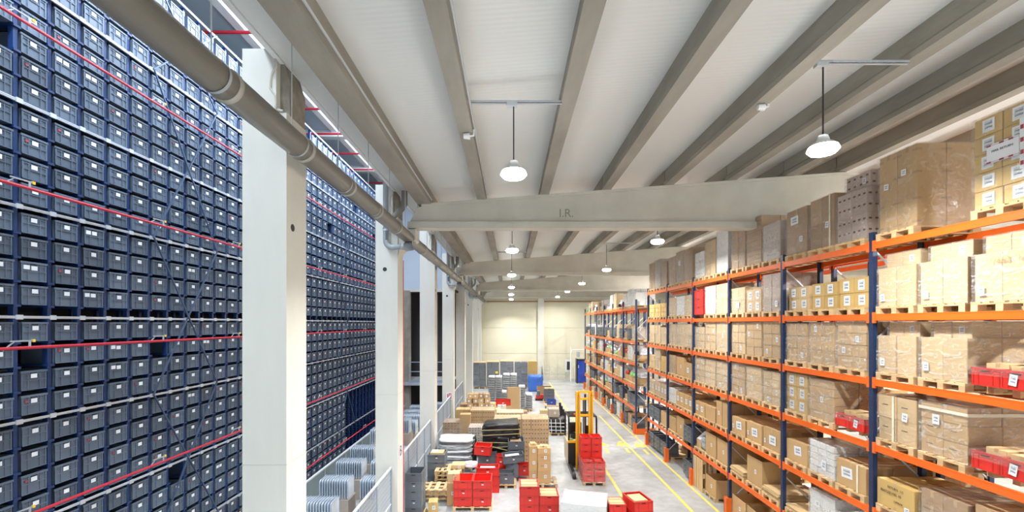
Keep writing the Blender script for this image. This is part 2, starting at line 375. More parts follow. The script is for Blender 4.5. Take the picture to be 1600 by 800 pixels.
b = MB(); b.box(-.004, .004, -.16, .16, -.22, .22); ob('plate', b.me('plate', M_lab), t)
text('letter', 'B', .42, M_blk, t, (.006, 0, 0), (R(90), 0, R(90)))

# ---------------- girders
def girder(i, y):
    t = thing('concrete_girder', ['nearest concrete girder, engraved with faint letters', 'second concrete girder from the camera',
              'third concrete girder from the camera', 'last concrete girder in front of the back wall'][i], 'girder', (0, y, 0))
    b = MB(); zb = H + 2.76
    zt = lambda x: H + 3.60 + .075 * x if x < 9.65 else H + 3.60 + .075 * (19.3 - x)
    b.prism([(-2.95, zb + .18), (9.65, zb + .18), (21.8, zb + .18), (21.8, zt(21.8)), (9.65, zt(9.65)), (-2.6, zt(-2.6)), (-2.75, zt(-2.6) - .06)], .08, .34)
    ob('web', b.me('web', M_gird), t)
    b = MB(); b.box(-3.0, 21.8, 0, .42, zb, zb + .19); ob('bottom_flange', b.me('bottom_flange', M_gird), t)
    b = MB(); b.prism([(-2.6, zt(-2.6) - .01), (9.65, zt(9.65) - .01), (21.8, zt(21.8) - .01), (21.8, zt(21.8) + .07), (9.65, zt(9.65) + .07), (-2.6, zt(-2.6) + .07)], .03, .39)
    ob('top_flange', b.me('top_flange', M_gird), t)
    if i == 0:
        m = mat('engraved_shadow', (0.27, 0.25, 0.20), .9)
        text('engraved_letters', "I.R.", .34, m, t, (1.62, .079, H + 3.2), (R(90), 0, 0), .0015)
    return t
GY = [12.8, 25.3, 37.8, 49.1]
for i, y in enumerate(GY): girder(i, y)

# ---------------- roof purlins, one beam per span
PX = [-2.52, -.85, .98, 2.78, 4.6, 6.42, 8.1, 9.65, 11.4, 13.3, 15.2, 17.1, 19]
spans = [(YB, 12.95), (12.99, 25.45), (25.49, 37.95), (37.99, 49.9)]
SPN = ['nearest roof bay', 'second roof bay', 'third roof bay', 'farthest roof bay']
for si, (y0, y1) in enumerate(spans):
    for pi, x in enumerate(PX):
        z0 = H + 3.66 + .078 * (x if x < 9.65 else 19.3 - x); z1 = roof_z(x) + .02
        wd = .2 if pi == 0 else .13
        t = thing('roof_purlin', '%s grey concrete roof purlin from the left in the %s' % (ORD[pi] if pi < 12 else 'thirteenth', SPN[si]), 'beam', (x, y0, 0), 0, 'concrete purlins under the roof')
        L_ = y1 - y0
        def pm(pi=pi, L_=L_, wd=wd):
            b = MB(); h = z1 - z0
            b.prism([(-wd, 0), (wd, 0), (wd, .10), (wd - .05, .16), (wd - .05, h), (-wd + .05, h), (-wd + .05, .16), (-wd, .10)], 0, L_)
            return b.me('beam', M_concg)
        ob('beam', pm(), t, (0, 0, z0))
        if si < 2 and 0 < pi < 8 and False: pass
# conduit strips along two purlins
for x, lab in ((-.85, 'thin grey cable conduit running along the second purlin'), (-2.52, 'thin dark cable conduit running along the edge purlin')):
    b = MB(); xx = x + (.17 if x > -1 else .25); b.tube([(xx, YB, H + 3.74 + .078 * x), (xx, 12.7, H + 3.74 + .078 * x)], .018, 6)
    tag(ob('cable_conduit', b.me('cable_conduit', M_galv)), lab, 'conduit')
for (x, y, lab) in ((-.80, 8.35, 'small white sensor under the second purlin'), (4.62, 8.1, 'small white sensor under the fifth purlin')):
    t = thing('ceiling_sensor', lab, 'sensor', (x, y, H + 3.6 + .078 * x))
    b = MB(); b.tube([(-.09, 0, 0), (.03, 0, 0)], [.05, .065], 12); ob('sensor_head', b.me('sensor_head', M_white), t)
    b = MB(); b.tube([(.03, 0, 0), (.1, 0, .01), (.1, 0, .12)], .02, 8); ob('bracket', b.me('bracket', M_white), t)

# ---------------- high bay lamps
def lamp(x, y, hz, tray, label, power=230, spread=124):
    t = thing('high_bay_lamp', label, 'lamp', (x, y, H + hz))
    ztr = H + 3.72 + .078 * (x if x < 9.65 else 19.3 - x)
    me = cached('lens', lambda: (lambda b: (b.tube([(0, 0, -.13), (0, 0, -.11), (0, 0, -.06), (0, 0, .0)], [.10, .18, .225, .20], 24), b.me('lens', M_lamp))[1])(MB()))
    ob('lens', me, t)
    me = cached('hous', lambda: (lambda b: (b.tube([(0, 0, .0), (0, 0, .05), (0, 0, .07), (0, 0, .17)], [.17, .15, .10, .07], 20), b.me('housing', M_white, True))[1])(MB()))
    ob('housing', me, t)
    L_ = ztr - H - hz
    b = MB(); b.tube([(0, 0, .17), (0, 0, L_)], .012, 6); ob('cord', b.me('cord', M_blk), t)
    x0, x1 = tray
    b = MB(); b.box(x0 - x, x1 - x, -.03, .03, L_, L_ + .008); b.box(x0 - x, x1 - x, -.03, -.024, L_, L_ + .05); b.box(x0 - x, x1 - x, .024, .03, L_, L_ + .05)
    for q in range(int((x1 - x0) / .09)): b.box(x0 - x + q * .09, x0 - x + q * .09 + .03, -.036, -.03, L_ + .01, L_ + .04)
    ob('cable_tray', b.me('cable_tray', M_galv), t)
    b = MB(); b.box(-.12, .06, -.05, .05, L_ - .05, L_ + .02); ob('junction_box', b.me('junction_box', M_galv), t)
    area('lamp_light', (x, y, H + hz - .16), .36, power, (1.0, .985, .955), spread=spread)
    if x > 10:  # added fill point light that brightens the roof behind the racks
        l = bpy.data.lights.new('rear_roof_fill', 'POINT'); l.energy = 260; l.shadow_soft_size = .2
        o = bpy.data.objects.new('rear_roof_fill', l); COL.objects.link(o); o.location = (x, y, H + hz - .2)
    return t
for k in range(6):
    lamp(.05, 7.5 + 7.9 * k, 2.58, (-.72, .87), '%s hanging high bay lamp from the camera in the left row' % ORD[k] if k else 'nearest hanging high bay lamp, left row above the aisle')
for k in range(6):
    lamp(4.95, 7.0 + 7.9 * k, 2.8, (4.72, 6.3), '%s high bay lamp from the camera in the right row' % ORD[k] if k else 'nearest hanging high bay lamp at upper right, over the racks', 250, 160)
for x in (.05, 4.95):
    for y in (-.6, -8.6): lamp(x, y, 2.7, (x - .5, x + .5), 'high bay lamp behind the camera, %s row, %s one' % ('left' if x < 1 else 'right', 'nearer' if y > -2 else 'farther'), 300)
for x in (12.3,):  # row added out of sight to light the hall behind the racks
    for y in (2.0, 10.0, 18.0, 28.0, 35.0): lamp(x, y, 2.9, (x - .8, x + .8), 'added unseen high bay lamp behind the pallet racks, %s from the camera' % ORD[[2, 10, 18, 28, 35].index(int(y))], 950, 178)

# ---------------- big suspended drain pipe
t = thing('suspended_pipe', 'large grey plastic pipe hung along the row of columns', 'pipe', (-2.95, 0, H + 2.46))
b = MB(); b.tube([(0, -3, 0), (0, 49, 0)], .165, 28, cap=True); ob('pipe_run', b.me('pipe_run', M_duct, True), t)
rg = cached('ring', lambda: (lambda b: (b.tube([(0, -.035, 0), (0, -.03, 0), (0, .03, 0), (0, .035, 0)], [.166, .178, .178, .166], 28, cap=False), b.me('joint_ring', M_ring, True))[1])(MB()))
cl = cached('clamp', lambda: (lambda b: (b.tube([(0, -.09, 0), (0, -.05, 0)], [.172, .172], 28, cap=False), b.me('clamp', M_gpipe, True))[1])(MB()))
y = 2.9
while y < 48:
    ob('joint_ring', rg, t, (0, y, 0)); 
    if y < 26: ob('clamp', cl, t, (0, y - .12, 0))
    y += 1.68
y = 4.35
while y < 40:
    b = MB(); b.tube([(0, y, .16), (0, y, 1.43)], .008, 5); ob('hanger_rod', b.me('hanger_rod', M_galv), t); y += 1.6
# rainwater pipes at the even columns
for n, yc in enumerate((12.7, 25.1, 37.5)):
    t = thing('drain_pipe', ['grey drain pipes around the head of the second column', 'grey drain pipes around the head of the fourth column', 'grey drain pipes around the head of the sixth column'][n], 'pipe', (0, yc, 0))
    x = -3.55; yv = -.16
    pth = [(x, yv, H + 4.1), (x, yv, H + 2.35)] + arc((x + .2, yv, H + 2.35), .2, math.pi, 1.5 * math.pi, (1, 0, 0), (0, 0, 1)) + [(x + .5, yv, H + 2.17)]
    b = MB(); b.tube(pth, .075, 14); ob('downpipe', b.me('downpipe', M_gpipe, True), t)
    b = MB(); b.tube([(x + .42, yv, H + 2.17), (x + .5, yv, H + 2.17), (x + .58, yv, H + 2.17), (x + .78, yv, H + 2.2)], [.09, .09, .13, .13], 16); ob('reducer', b.me('reducer', M_gpipe, True), t)
    b = MB(); b.tube([(x, yv, H + 2.62), (x, yv, H + 2.7)], .085, 14); ob('coupling', b.me('coupling', M_gpipe, True), t)
    pth = [(-3.02, -.15, H + 3.75), (-3.02, -.15, H + 3.38), (-3.10, -.15, H + 3.24), (-3.38, -.15, H + 2.98), (-3.38, -.15, H + 2.7)]
    b = MB(); b.tube(pth, .085, 14); ob('branch_pipe', b.me('branch_pipe', M_duct, True), t)
b = MB(); b.tube([(-3.28, 13.4, 0), (-3.28, 13.4, H + 1.9)], .035, 8)
tag(ob('red_riser_pipe', b.me('red_riser_pipe', M_red)), 'vertical red pipe behind the second column', 'pipe')
# ================================================================== TOTE STORE ON THE LEFT
TX = -7.345; TP = .484; TY0 = 6.565 - 6 * TP
NCOL = 50
LEV = [-6.15, -4.62, -3.05, -1.47, .09, 1.74, 3.31, 5.17]          # heights of the long rails
ROWP = .372
rows = []
for a, c in zip(LEV, LEV[1:] + [7.1]):
    n = 4 if c < 5 else 5
    base = a + (.075 if n == 4 else .04)
    if abs(a - .10) < .01: pass
    if abs(a - .09) < .01: base = a + .19
    for k in range(n):
        rows.append(base + k * (.362 if (n == 5 or base > a + .1) else ROWP))
t = thing('tote_rack', 'tall navy and silver shelving wall full of grey totes', 'rack', (TX, 0, 0))
up = cached('upr', lambda: (lambda b: (b.box(-.05, .03, -.03, .03, .0, H + 7.12), b.me('upright', M_navy))[1])(MB()))
for i in range(NCOL + 1): ob('upright', up, t, (-.05, TY0 + i * TP, 0))
b = MB(); [b.box(-.66, -.60, TY0 + i * TP - .03, TY0 + i * TP + .03, 0, H + 7.12) for i in range(NCOL + 1)]
o = ob('rear_uprights', b.me('rear_uprights', M_navy), t); o['kind'] = 'stuff'
for z in LEV + [7.1]:
    b = MB(); L_ = NCOL * TP
    b.box(0, .035, TY0, TY0 + L_, H + z - .02, H + z + .015); b.box(.035, .04, TY0, TY0 + L_, H + z + .005, H + z + .02)
    ob('long_rail', b.me('long_rail', M_galv), t)
    if abs(z - .10) < .01:
        b = MB(); b.box(-.6, -.5, TY0, TY0 + L_, H + z - .02, H + z + .015); ob('rear_rail', b.me('rear_rail', M_galv), t)
b = MB(); b2 = MB()
for i in range(NCOL + 1):
    y = TY0 + i * TP
    for z in LEV: b.box(.035, .05, y - .045, y + .045, H + z - .035, H + z + .035)
    for z in rows:
        b2.box(-.60, .012, y - .05, y + .05, H + z - .035, H + z + .0)
o = ob('rail_connectors', b.me('rail_connectors', M_galv), t); o['kind'] = 'stuff'
o = ob('tote_supports', b2.me('tote_supports', M_navy), t); o['kind'] = 'stuff'
# crossed tie rods
lv = [-6.10, -3.0, .10, 3.30, 6.45]
lv = [-4.62, -1.47, 1.74, 5.17, 7.1]
for ya in (TY0 + 11 * TP, TY0 + 31 * TP):
    yb = ya + 4 * TP
    for z0, z1 in zip(lv, lv[1:]):
        for p, q in (((.075, ya, H + z0), (.075, yb, H + z1)), ((.09, yb, H + z0), (.09, ya, H + z1))):
            b = MB(); b.bar(p, q, .03, .022); ob('tie_rod', b.me('tie_rod', mat('tie_rod_paint', (.08, .12, .2), .4, metal=.4)), t)
# dark sheet added behind the totes, painting in the store's unlit depth
b = MB(); b.box(-.9, -.86, TY0, TY0 + NCOL * TP, 0, H + 7.05); ob('core_shade_sheet', b.me('core_shade_sheet', M_dark), t)

def tote_mesh(body, simple=False):
    b = MB(); W = .192; D = .56; Hh = .296
    # walls and floor of the open bin (x = outwards towards the aisle, y = along the rack)
    b.box(-D, 0, -W + .02, W - .02, 0, .01)
    b.box(-.012, 0, -W + .012, W - .012, 0, Hh); b.box(-D, -D + .012, -W + .012, W - .012, 0, Hh)
    b.box(-D, 0, -W + .012, -W + .022, 0, Hh); b.box(-D, 0, W - .022, W - .012, 0, Hh)
    # rim and bands
    b.box(0, .016, -W, W, Hh - .03, Hh); b.box(0, .010, -W + .01, W - .01, Hh - .062, Hh - .05)
    b.box(0, .012, -W + .012, W - .012, .145, .158); b.box(0, .012, -W + .012, W - .012, 0, .014)
    for yy in (-.165, -.085, .085, .165): b.box(0, .011, yy - .006, yy + .006, .01, Hh - .03)
    b.box(0, .011, -W + .012, -W + .026, 0, Hh - .03); b.box(0, .011, W - .026, W - .012, 0, Hh - .03)
    b.box(0, .006, -.045, .045, .243, .264, 1)
    return b
tm = tote_mesh(0).me('body', [M_tote, M_toteblk])
lm = (lambda b: (b.box(.006, .0135, -.042, .042, -.032, .032), b.me('label', M_lab))[1])(MB())
rt = (lambda b: (b.tube([(.005, 0, 0), (.013, 0, 0)], .022, 10), b.me('red_sticker', M_redtag))[1])(MB())
rng = random.Random(5)
cells = []
for ci in range(NCOL):
    yc = TY0 + (ci + .5) * TP
    for ri, z in enumerate(rows):
        if yc < 5.9: continue
        if yc > 19.4 and z < -3.3: continue                # unfilled cells low down at the far end
        if rng.random() < .006: continue
        X = -TX; u = 798 - 690 * X / yc; v = 505 - 690 * (z + .16) / yc
        vis = -25 < u < 600 and -10 < v < 810 and not (382 < u < 470)
        if not vis and (u > 610 or v < -160 or v > 960): 
            cells.append((1e9 + yc, ci, ri, yc, z)); continue
        cells.append((yc if vis else 500 + yc, ci, ri, yc, z))
cells.sort()
G = 'grey totes in the tall blue shelving'
gapi = next(i for i, z in enumerate(rows) if z > .2)
def tlab(ci, ri):
    r_ = ('%s row above the dark gap' % ORD[ri - gapi]) if ri >= gapi else ('%s row below the dark gap' % ORD[gapi - 1 - ri])
    return 'grey tote, %s column from the left edge, %s' % (ORD[ci - CI0], r_)
CI0 = 5
stuffb = MB(); sl = MB()
proto = tote_mesh(0)
for n, (k, ci, ri, yc, z) in enumerate(cells):
    dx = rng.uniform(-.012, .012); hasr = rng.random() < .18; ly = rng.uniform(-.01, .01)
    if n < 300:
        o = thing('storage_tote', tlab(ci, ri), 'tote', (TX + dx, yc, H + z), 0, G)
        ob('body', tm, o); ob('label', lm, o, (0, ly, .208 + rng.uniform(-.01, .006)))
        if rng.random() < .06: ob('label', lm, o, (0, ly - .11, .208))
        if hasr: ob('red_sticker', rt, o, (0, -.115, .205))
    else:
        i = len(stuffb.v); stuffb.v += [(x + dx, y + yc, zz + H + z) for x, y, zz in proto.v]
        stuffb.f += [tuple(i + a for a in f) for f in proto.f]; stuffb.m += proto.m
        stuffb.box(.006 + dx, .0135 + dx, yc + ly - .042, yc + ly + .042, H + z + .176, H + z + .240, 2)
        if hasr: stuffb.box(.004 + dx, .012 + dx, yc - .13, yc - .08, H + z + .18, H + z + .23, 3)
o = ob('storage_totes', stuffb.me('storage_totes', [M_tote, M_toteblk, M_lab, M_redtag]), None, (TX, 0, 0))
tag(o, 'the many farther grey totes filling the navy shelving wall', 'totes', G, 'stuff')
# sprinkler pipes on the face of the store
for n, hz in enumerate((4.39, 1.98, -.36, -2.82, -5.05)):
    t = thing('sprinkler_pipe', ['topmost', 'second highest', 'middle', 'second lowest', 'lowest'][n] + ' red sprinkler pipe running along the face of the tote shelving', 'pipe', (-7.08, 0, H + hz), 0, 'red pipes along the totes')
    b = MB(); b.tube([(0, 2, 0), (0, 28, 0)], .024, 10); ob('pipe', b.me('pipe', M_red, True), t)
    for q in range(9):
        y = 6.2 + 2.5 * q
        def am():
            b = MB(); b.box(-.012, 0, .05, .34, .09, .112); b.bar((-.01, .1, .09), (-.01, -.04, -.03), .014); b.tube([(0, .3, .02), (0, .3, .09)], .015, 6)
            return b.me('sprinkler_arm', M_gpipe)
        a = ob('sprinkler_arm', cached('arm', am), t, (0, y, 0))
        def tp():
            b = MB(); b.box(-.018, .006, .34, .375, .08, .122); return b.me('yellow_cap', M_yel)
        ob('yellow_cap', cached('cap', tp), a)
# low guard kerb at the foot of the store
t = thing('guard_panel', 'long pale guard rail at the foot of the tote shelving', 'guard rail', (-6.75, 6, 0))
b = MB(); b.box(-.02, .02, 0, 22, .25, 1.0); ob('panel', b.me('panel', mat('guard_glass', (.25, .32, .34), .3)), t)
b = MB(); b.box(-.035, .035, 0, 22, 1.0, 1.05); ob('top_rail', b.me('top_rail', M_frail), t)
for q in range(12): boxob('post', M_galv, t, -.03, .03, q * 2 - .03 if q else 0, q * 2 + .03, 0, 1.0)

# mesh fences between columns
def fence(y0, y1, lab, x=-3.42, h=2.12):
    t = thing('mesh_fence', lab, 'fence', (x, y0, 0)); L_ = y1 - y0
    n = max(2, round(L_ / 1.25))
    for q in range(n + 1): boxob('post', M_fence, t, -.025, .025, q * L_ / n - .025, q * L_ / n + .025, 0, h)
    b = MB(); b.box(-.02, .02, 0, L_, h, h + .05); ob('top_rail', b.me('top_rail', M_frail), t)
    b = MB(); b.box(-.015, .015, 0, L_, 1.1, 1.13); ob('middle_rail', b.me('middle_rail', M_frail), t)
    b = MB(); y = .06
    while y < L_: b.box(-.004, .004, y, y + .005, .08, h); y += .06
    z = .08
    while z < h: b.box(-.004, .004, 0, L_, z, z + .005); z += .12
    o = ob('wire_mesh', b.me('wire_mesh', M_galv), t); o['kind'] = 'stuff'
fence(7.2, 12.6, 'wire mesh fence between the first and second white columns')
fence(13.4, 18.8, 'wire mesh fence between the second and third white columns')
fence(19.6, 25.0, 'wire mesh fence between the third and fourth white columns')
fence(25.8, 31.2, 'wire mesh fence between the fourth and fifth white columns')

# nested clear trays stored on the tote hall floor
def tray_piece():
    b = MB(); n = 14; W, D_, T = .58, .62, .028
    # a thin, round-cornered tray standing on edge
    pts = []
    for cx, cz, a0 in ((W / 2 - .08, D_ - .08, 0), (-W / 2 + .08, D_ - .08, 90), (-W / 2 + .08, .08, 180), (W / 2 - .08, .08, 270)):
        for k in range(4): a = R(a0 + k * 30); pts.append((cx + .08 * math.cos(a), cz + .08 * math.sin(a)))
    b.prism([(p[0], p[1]) for p in pts], 0, T); return b
trp = tray_piece().me('tray', M_clear); trr = None
def rim_piece():
    b = MB(); pts = []
    for cx, cz, a0 in ((.21, .54, 0), (-.21, .54, 90)):
        for k in range(4): a = R(a0 + k * 30); pts.append((cx + .088 * math.cos(a), -.004, cz + .088 * math.sin(a)))
    b.tube([(pts[0][0], -.004, .1)] + pts + [(pts[-1][0], -.004, .1)], .012, 5); return b.me('tray_rim', M_clearb)
trr = rim_piece()
def trays(x, y, n, base, lab, rz=90, tall=1.0):
    t = thing('tray_stack', lab, 'tray stack', (x, y, 0), 0, 'stacks of nested clear trays on the tote hall floor')
    boxob('base_carton', M_cardd if base < .6 else M_cardg, t, -n * .04, n * .04, -.34, .34, 0, base)
    for k in range(n):
        s = ob('tray', trp, t, (-n * .04 + .04 + k * .08, 0, base), (0, 0, R(90)), (1, 1, tall)); ob('rim', trr, s)
TRY = [(-5.45, 12.6, 12, .62, 'front'), (-5.65, 14.4, 12, .62, ''), (-4.35, 14.4, 12, .62, ''), (-5.75, 16.0, 12, .7, ''),
       (-4.55, 16.0, 11, .7, ''), (-5.75, 17.4, 12, .8, ''), (-4.6, 17.4, 12, .75, ''), (-5.3, 18.9, 16, 1.15, ''), (-5.2, 20.2, 16, 1.3, ''), 
       (-5.2, 21.6, 16, .9, ''), (-5.2, 23.0, 16, .9, ''), (-5.2, 24.4, 16, .85, ''), (-5.2, 25.8, 16, .85, ''), (-4.6, 27.0, 12, .8, ''), ]
for n, (x, y, k, bs, _) in enumerate(TRY):
    row = ['nearest', 'second', 'third', 'fourth', 'fifth', 'sixth', 'seventh', 'eighth', 'ninth', 'tenth', 'eleventh'][sorted(set(round(a[1], 1) for a in TRY)).index(round(y, 1))]
    same = [a[0] for a in TRY if abs(a[1] - y) < .1]
    side = '' if len(same) == 1 else (', left' if x == min(same) else ', right')
    trays(x, y, k, bs, 'nested clear trays on a carton, %s row behind the mesh fence%s' % (row, side))
# ================================================================== PALLET RACKS ON THE RIGHT
RXF = 7.07                                   # aisle face of the racks
BAY = 2.83
UPY = [5.86 + BAY * k for k in range(7)]     # 5.86 .. 22.84
UPY[1] = 8.67
LV = [1.51, .113, -1.152, -2.42, -3.69, -4.95]
LV2 = [.815, -1.13, -2.36, -3.68, -4.93]
UPY2 = [25.05 + 2.86 * k for k in range(7)]
def rack(label, x0, ys, levels, top, back=1.05, guard=True, first=0):
    t = thing('pallet_rack', label, 'rack', (x0, 0, 0))
    def upr():
        b = MB(); h = H + top
        b.box(0, .09, -.05, .05, .012, h); b.box(-.02, .11, -.07, .07, 0, .012)
        return b.me('upright', M_navy2)
    um = upr()
    def holes():
        b = MB(); z = .3
        while z < H + top - .1:
            for s in (-.028, .015): b.box(-.0015, 0, s, s + .013, z, z + .025)
            z += .075
        return b.me('upright_slots', M_dark)
    hm = holes()
    for k, y in enumerate(ys):
        u = ob('upright', um, t, (0, y, 0)); 
        if k < 4: q = ob('upright_slots', hm, u); q['kind'] = 'stuff'
        ob('upright', um, t, (back - .09, y, 0))
        z = .5; s = 0
        while z < H + top - 1.0:
            b = MB(); p = ((.06, y, z), (back - .06, y, z + .9)); 
            if s % 2: p = ((back - .06, y, z), (.06, y, z + .9))
            def br(s=s):
                b = MB(); b.bar((.06, 0, 0) if not s % 2 else (back - .06, 0, 0), (back - .06, 0, .9) if not s % 2 else (.06, 0, .9), .03, .03)
                return b.me('brace', M_galv)
            ob('brace', cached(('br', s % 2, back), br), t, (0, y, z)); z += .9; s += 1
        if guard:
            b = MB(); b.box(-.10, -.02, -.09, .09, 0, .62); b.box(-.10, .06, -.10, -.075, 0, .62); b.box(-.10, .06, .075, .10, 0, .62); b.box(-.12, .08, -.12, .12, 0, .02)
            ob('foot_guard', cached('fg', lambda: b.me('foot_guard', M_orange)), t, (0, y, 0))
    for y0, y1 in zip(ys, ys[1:]):
        for z in levels:
            for xx, s in ((-.002, 1), (back - .045, 1)):
                def bm(L_=round(y1 - y0, 3)):
                    b = MB(); a, c = .05, L_ - .05
                    b.box(0, .048, a, c, -.06, .065); b.box(-.004, 0, a, c, .05, .065); b.box(-.004, 0, a, c, -.06, -.045)
                    b.box(-.008, .03, a - .01, a + .05, -.11, .10); b.box(-.008, .03, c - .05, c + .01, -.11, .10)
                    return b.me('beam', M_orange)
                ob('beam', cached(('bm', round(y1 - y0, 3)), bm), t, (xx, y0, H + z))
    return t
RK1 = rack('near pallet rack of orange beams and navy uprights, full of wrapped cartons', RXF, UPY, LV, 1.78)
RK2 = rack('far pallet rack beyond the gap, with mixed sacks and cartons', RXF, UPY2, LV2, 1.35)
rack('second rack standing behind the near pallet rack', RXF + 1.32, UPY, LV, 1.78, guard=False)
rack('second rack standing behind the far pallet rack', RXF + 1.32, UPY2, LV2, 1.35, guard=False)
boxob('end_guard', M_orange, RK2, 0, 1.05, UPY2[0] - .2, UPY2[0] - .12, .02, .32)
boxob('end_guard', M_galv, RK2, .1, 1.0, UPY2[0] - .12, UPY2[0] - .08, .1, .2)

# ---- building pieces
def pallet(parent, loc, full, m=M_wood, w=.8, d=1.2):
    """euro pallet; parent given: a part of the load (planks become sub-parts)"""
    if not full:
        def pm():
            b = MB(); P = pal_boxes(w, d)
            for n, a in P: b.box(*a)
            return b.me('pallet', m)
        return ob('pallet', cached(('pal', w, d, m.name), pm), parent, loc)
    root = ob('pallet', None, parent, loc)
    for n, (x0, x1, y0, y1, z0, z1) in pal_boxes(w, d):
        sx, sy, sz = round(x1 - x0, 3), round(y1 - y0, 3), round(z1 - z0, 3)
        me = cached((n, sx, sy, sz, m.name), lambda: (lambda b: (b.box(-sx / 2, sx / 2, -sy / 2, sy / 2, 0, sz), b.me(n, m))[1])(MB()))
        ob(n, me, root, ((x0 + x1) / 2, (y0 + y1) / 2, z0))
    return root
def pal_boxes(w, d):
    P = []; a = w / 2; y0 = -d / 2
    for x, bw in ((-a + .0725, .145), (-a / 2 + .02, .1), (0, .145), (a / 2 - .02, .1), (a - .0725, .145)):
        P.append(('deck_board', (x - bw / 2, x + bw / 2, y0, -y0, .122, .144)))
    for y in (y0 + .0725, 0, -y0 - .0725): P.append(('cross_board', (-a, a, y - .07, y + .07, .1, .122)))
    for x in (-a + .05, 0, a - .05):
        P.append(('bottom_board', (x - .05, x + .05, y0, -y0, 0, .022)))
        for y in (y0 + .0725, 0, -y0 - .0725): P.append(('block', (x - .05, x + .05, y - .07, y + .07, .022, .1)))
    return P
def carton_me(w, d, h, m, style='tape'):
    w, d, h = round(w, 2), round(d, 2), round(h, 2)
    def f():
        b = MB(); x, y = w / 2, d / 2; e = .006
        # bevelled carton body
        b.box(-x + e, x - e, -y, y, e, h - e); b.box(-x, x, -y + e, y - e, e, h - e); b.box(-x + e, x - e, -y + e, y - e, 0, h)
        q = .0015
        if style == 'tape':
            b.box(-.028, .028, -y - q, y + q, h - .10 if h > .3 else h - .05, h + q, 1); b.box(-.028, .028, -y - q, -y, 0, .07, 1)
            b.box(-x - q, -x, -.028, .028, h - .09, h, 1); b.box(x, x + q, -.028, .028, h - .09, h, 1)
        elif style == 'seam':
            b.box(-x, x, -y - q, -y, h / 2 - .003, h / 2 + .003, 2); b.box(-.028, .028, -y, y, h, h + q, 1)
        elif style == 'slots':
            for zz in (h * .3, h * .74):
                n = max(2, int(w / .12))
                for k in range(n):
                    xx = -x + (k + .5) * w / n; b.box(xx - .032, xx + .032, -y - q, -y, zz, zz + .036, 2)
                n = max(2, int(d / .12))
                for k in range(n):
                    yy = -y + (k + .5) * d / n; b.box(-x - q, -x, yy - .032, yy + .032, zz, zz + .036, 2); b.box(x, x + q, yy - .032, yy + .032, zz, zz + .036, 2)
        elif style == 'tabs':
            for zz in (h * .06, h * .34, h * .66, h * .93):
                for s in (-1, 1):
                    b.box(s * x - (.09 if s > 0 else 0), s * x + (.09 if s < 0 else 0), -y - q, -y, zz - .02, zz + .02, 1)
                    b.box(x, x + q, s * y - (.09 if s > 0 else 0), s * y + (.09 if s < 0 else 0), zz - .02, zz + .02, 1)
            b.box(-.03, .03, -y - q, -y, .0, .1, 1); b.box(-.03, .03, -y - q, -y, h - .1, h, 1)
        elif style == 'lines':
            b.box(-x * .55, x * .1, -y - q, -y, h * .56, h * .60, 2)
        return b.me('carton', [m, M_tape if style != 'tabs' else M_cardd, M_slot])
    return cached(('ct', w, d, h, m.name, style), f)
def label_me(w=.12, h=.15, m=None):
    m = m or M_print
    return cached(('lb', w, h, m.name), lambda: (lambda b: (b.box(-w / 2, w / 2, -.002, .0, -h / 2, h / 2), b.me('label', m))[1])(MB()))
def film_me(var):
    """unit film cover: 1 x 1 footprint, height 1, flaring a little at the base"""
    def f():
        b = MB(); n = 36; lv = 10; rg = random.Random(var)
        def ringpt(t):                       # rounded square perimeter, t in 0..1
            a = t * 4; s = int(a) % 4; u = a - int(a)
            P = [(-.5, -.5), (.5, -.5), (.5, .5), (-.5, .5)]; p, q = P[s], P[(s + 1) % 4]
            return p[0] + (q[0] - p[0]) * u, p[1] + (q[1] - p[1]) * u
        for k in range(lv + 1):
            z = k / lv
            for j in range(n):
                x, y = ringpt(j / n); nz = noise.noise(Vector((x * 5, y * 5, z * 7 + var * 9))) * .013
                fl = 1.018 + nz + max(0, .10 - z) * (.30 + .5 * abs(noise.noise(Vector((x * 4, y * 4, var)))))
                b.v.append((x * fl, y * fl, z * 1.006))
        for k in range(lv):
            for j in range(n):
                j2 = (j + 1) % n; b.f.append((k * n + j, k * n + j2, (k + 1) * n + j2, (k + 1) * n + j)); b.m.append(0)
        i = len(b.v); b.v.append((0, 0, 1.012))
        for j in range(n): b.f.append((lv * n + j, lv * n + (j + 1) % n, i)); b.m.append(0)
        return b
    return f()
def film(parent, w, d, h, m, var, loc=(0, 0, 0)):
    me = cached(('film', var % 5, m.name), lambda: film_me(var % 5).me('stretch_film', m))
    return ob('stretch_film', me, parent, loc, (0, 0, 0), (w, d, h))
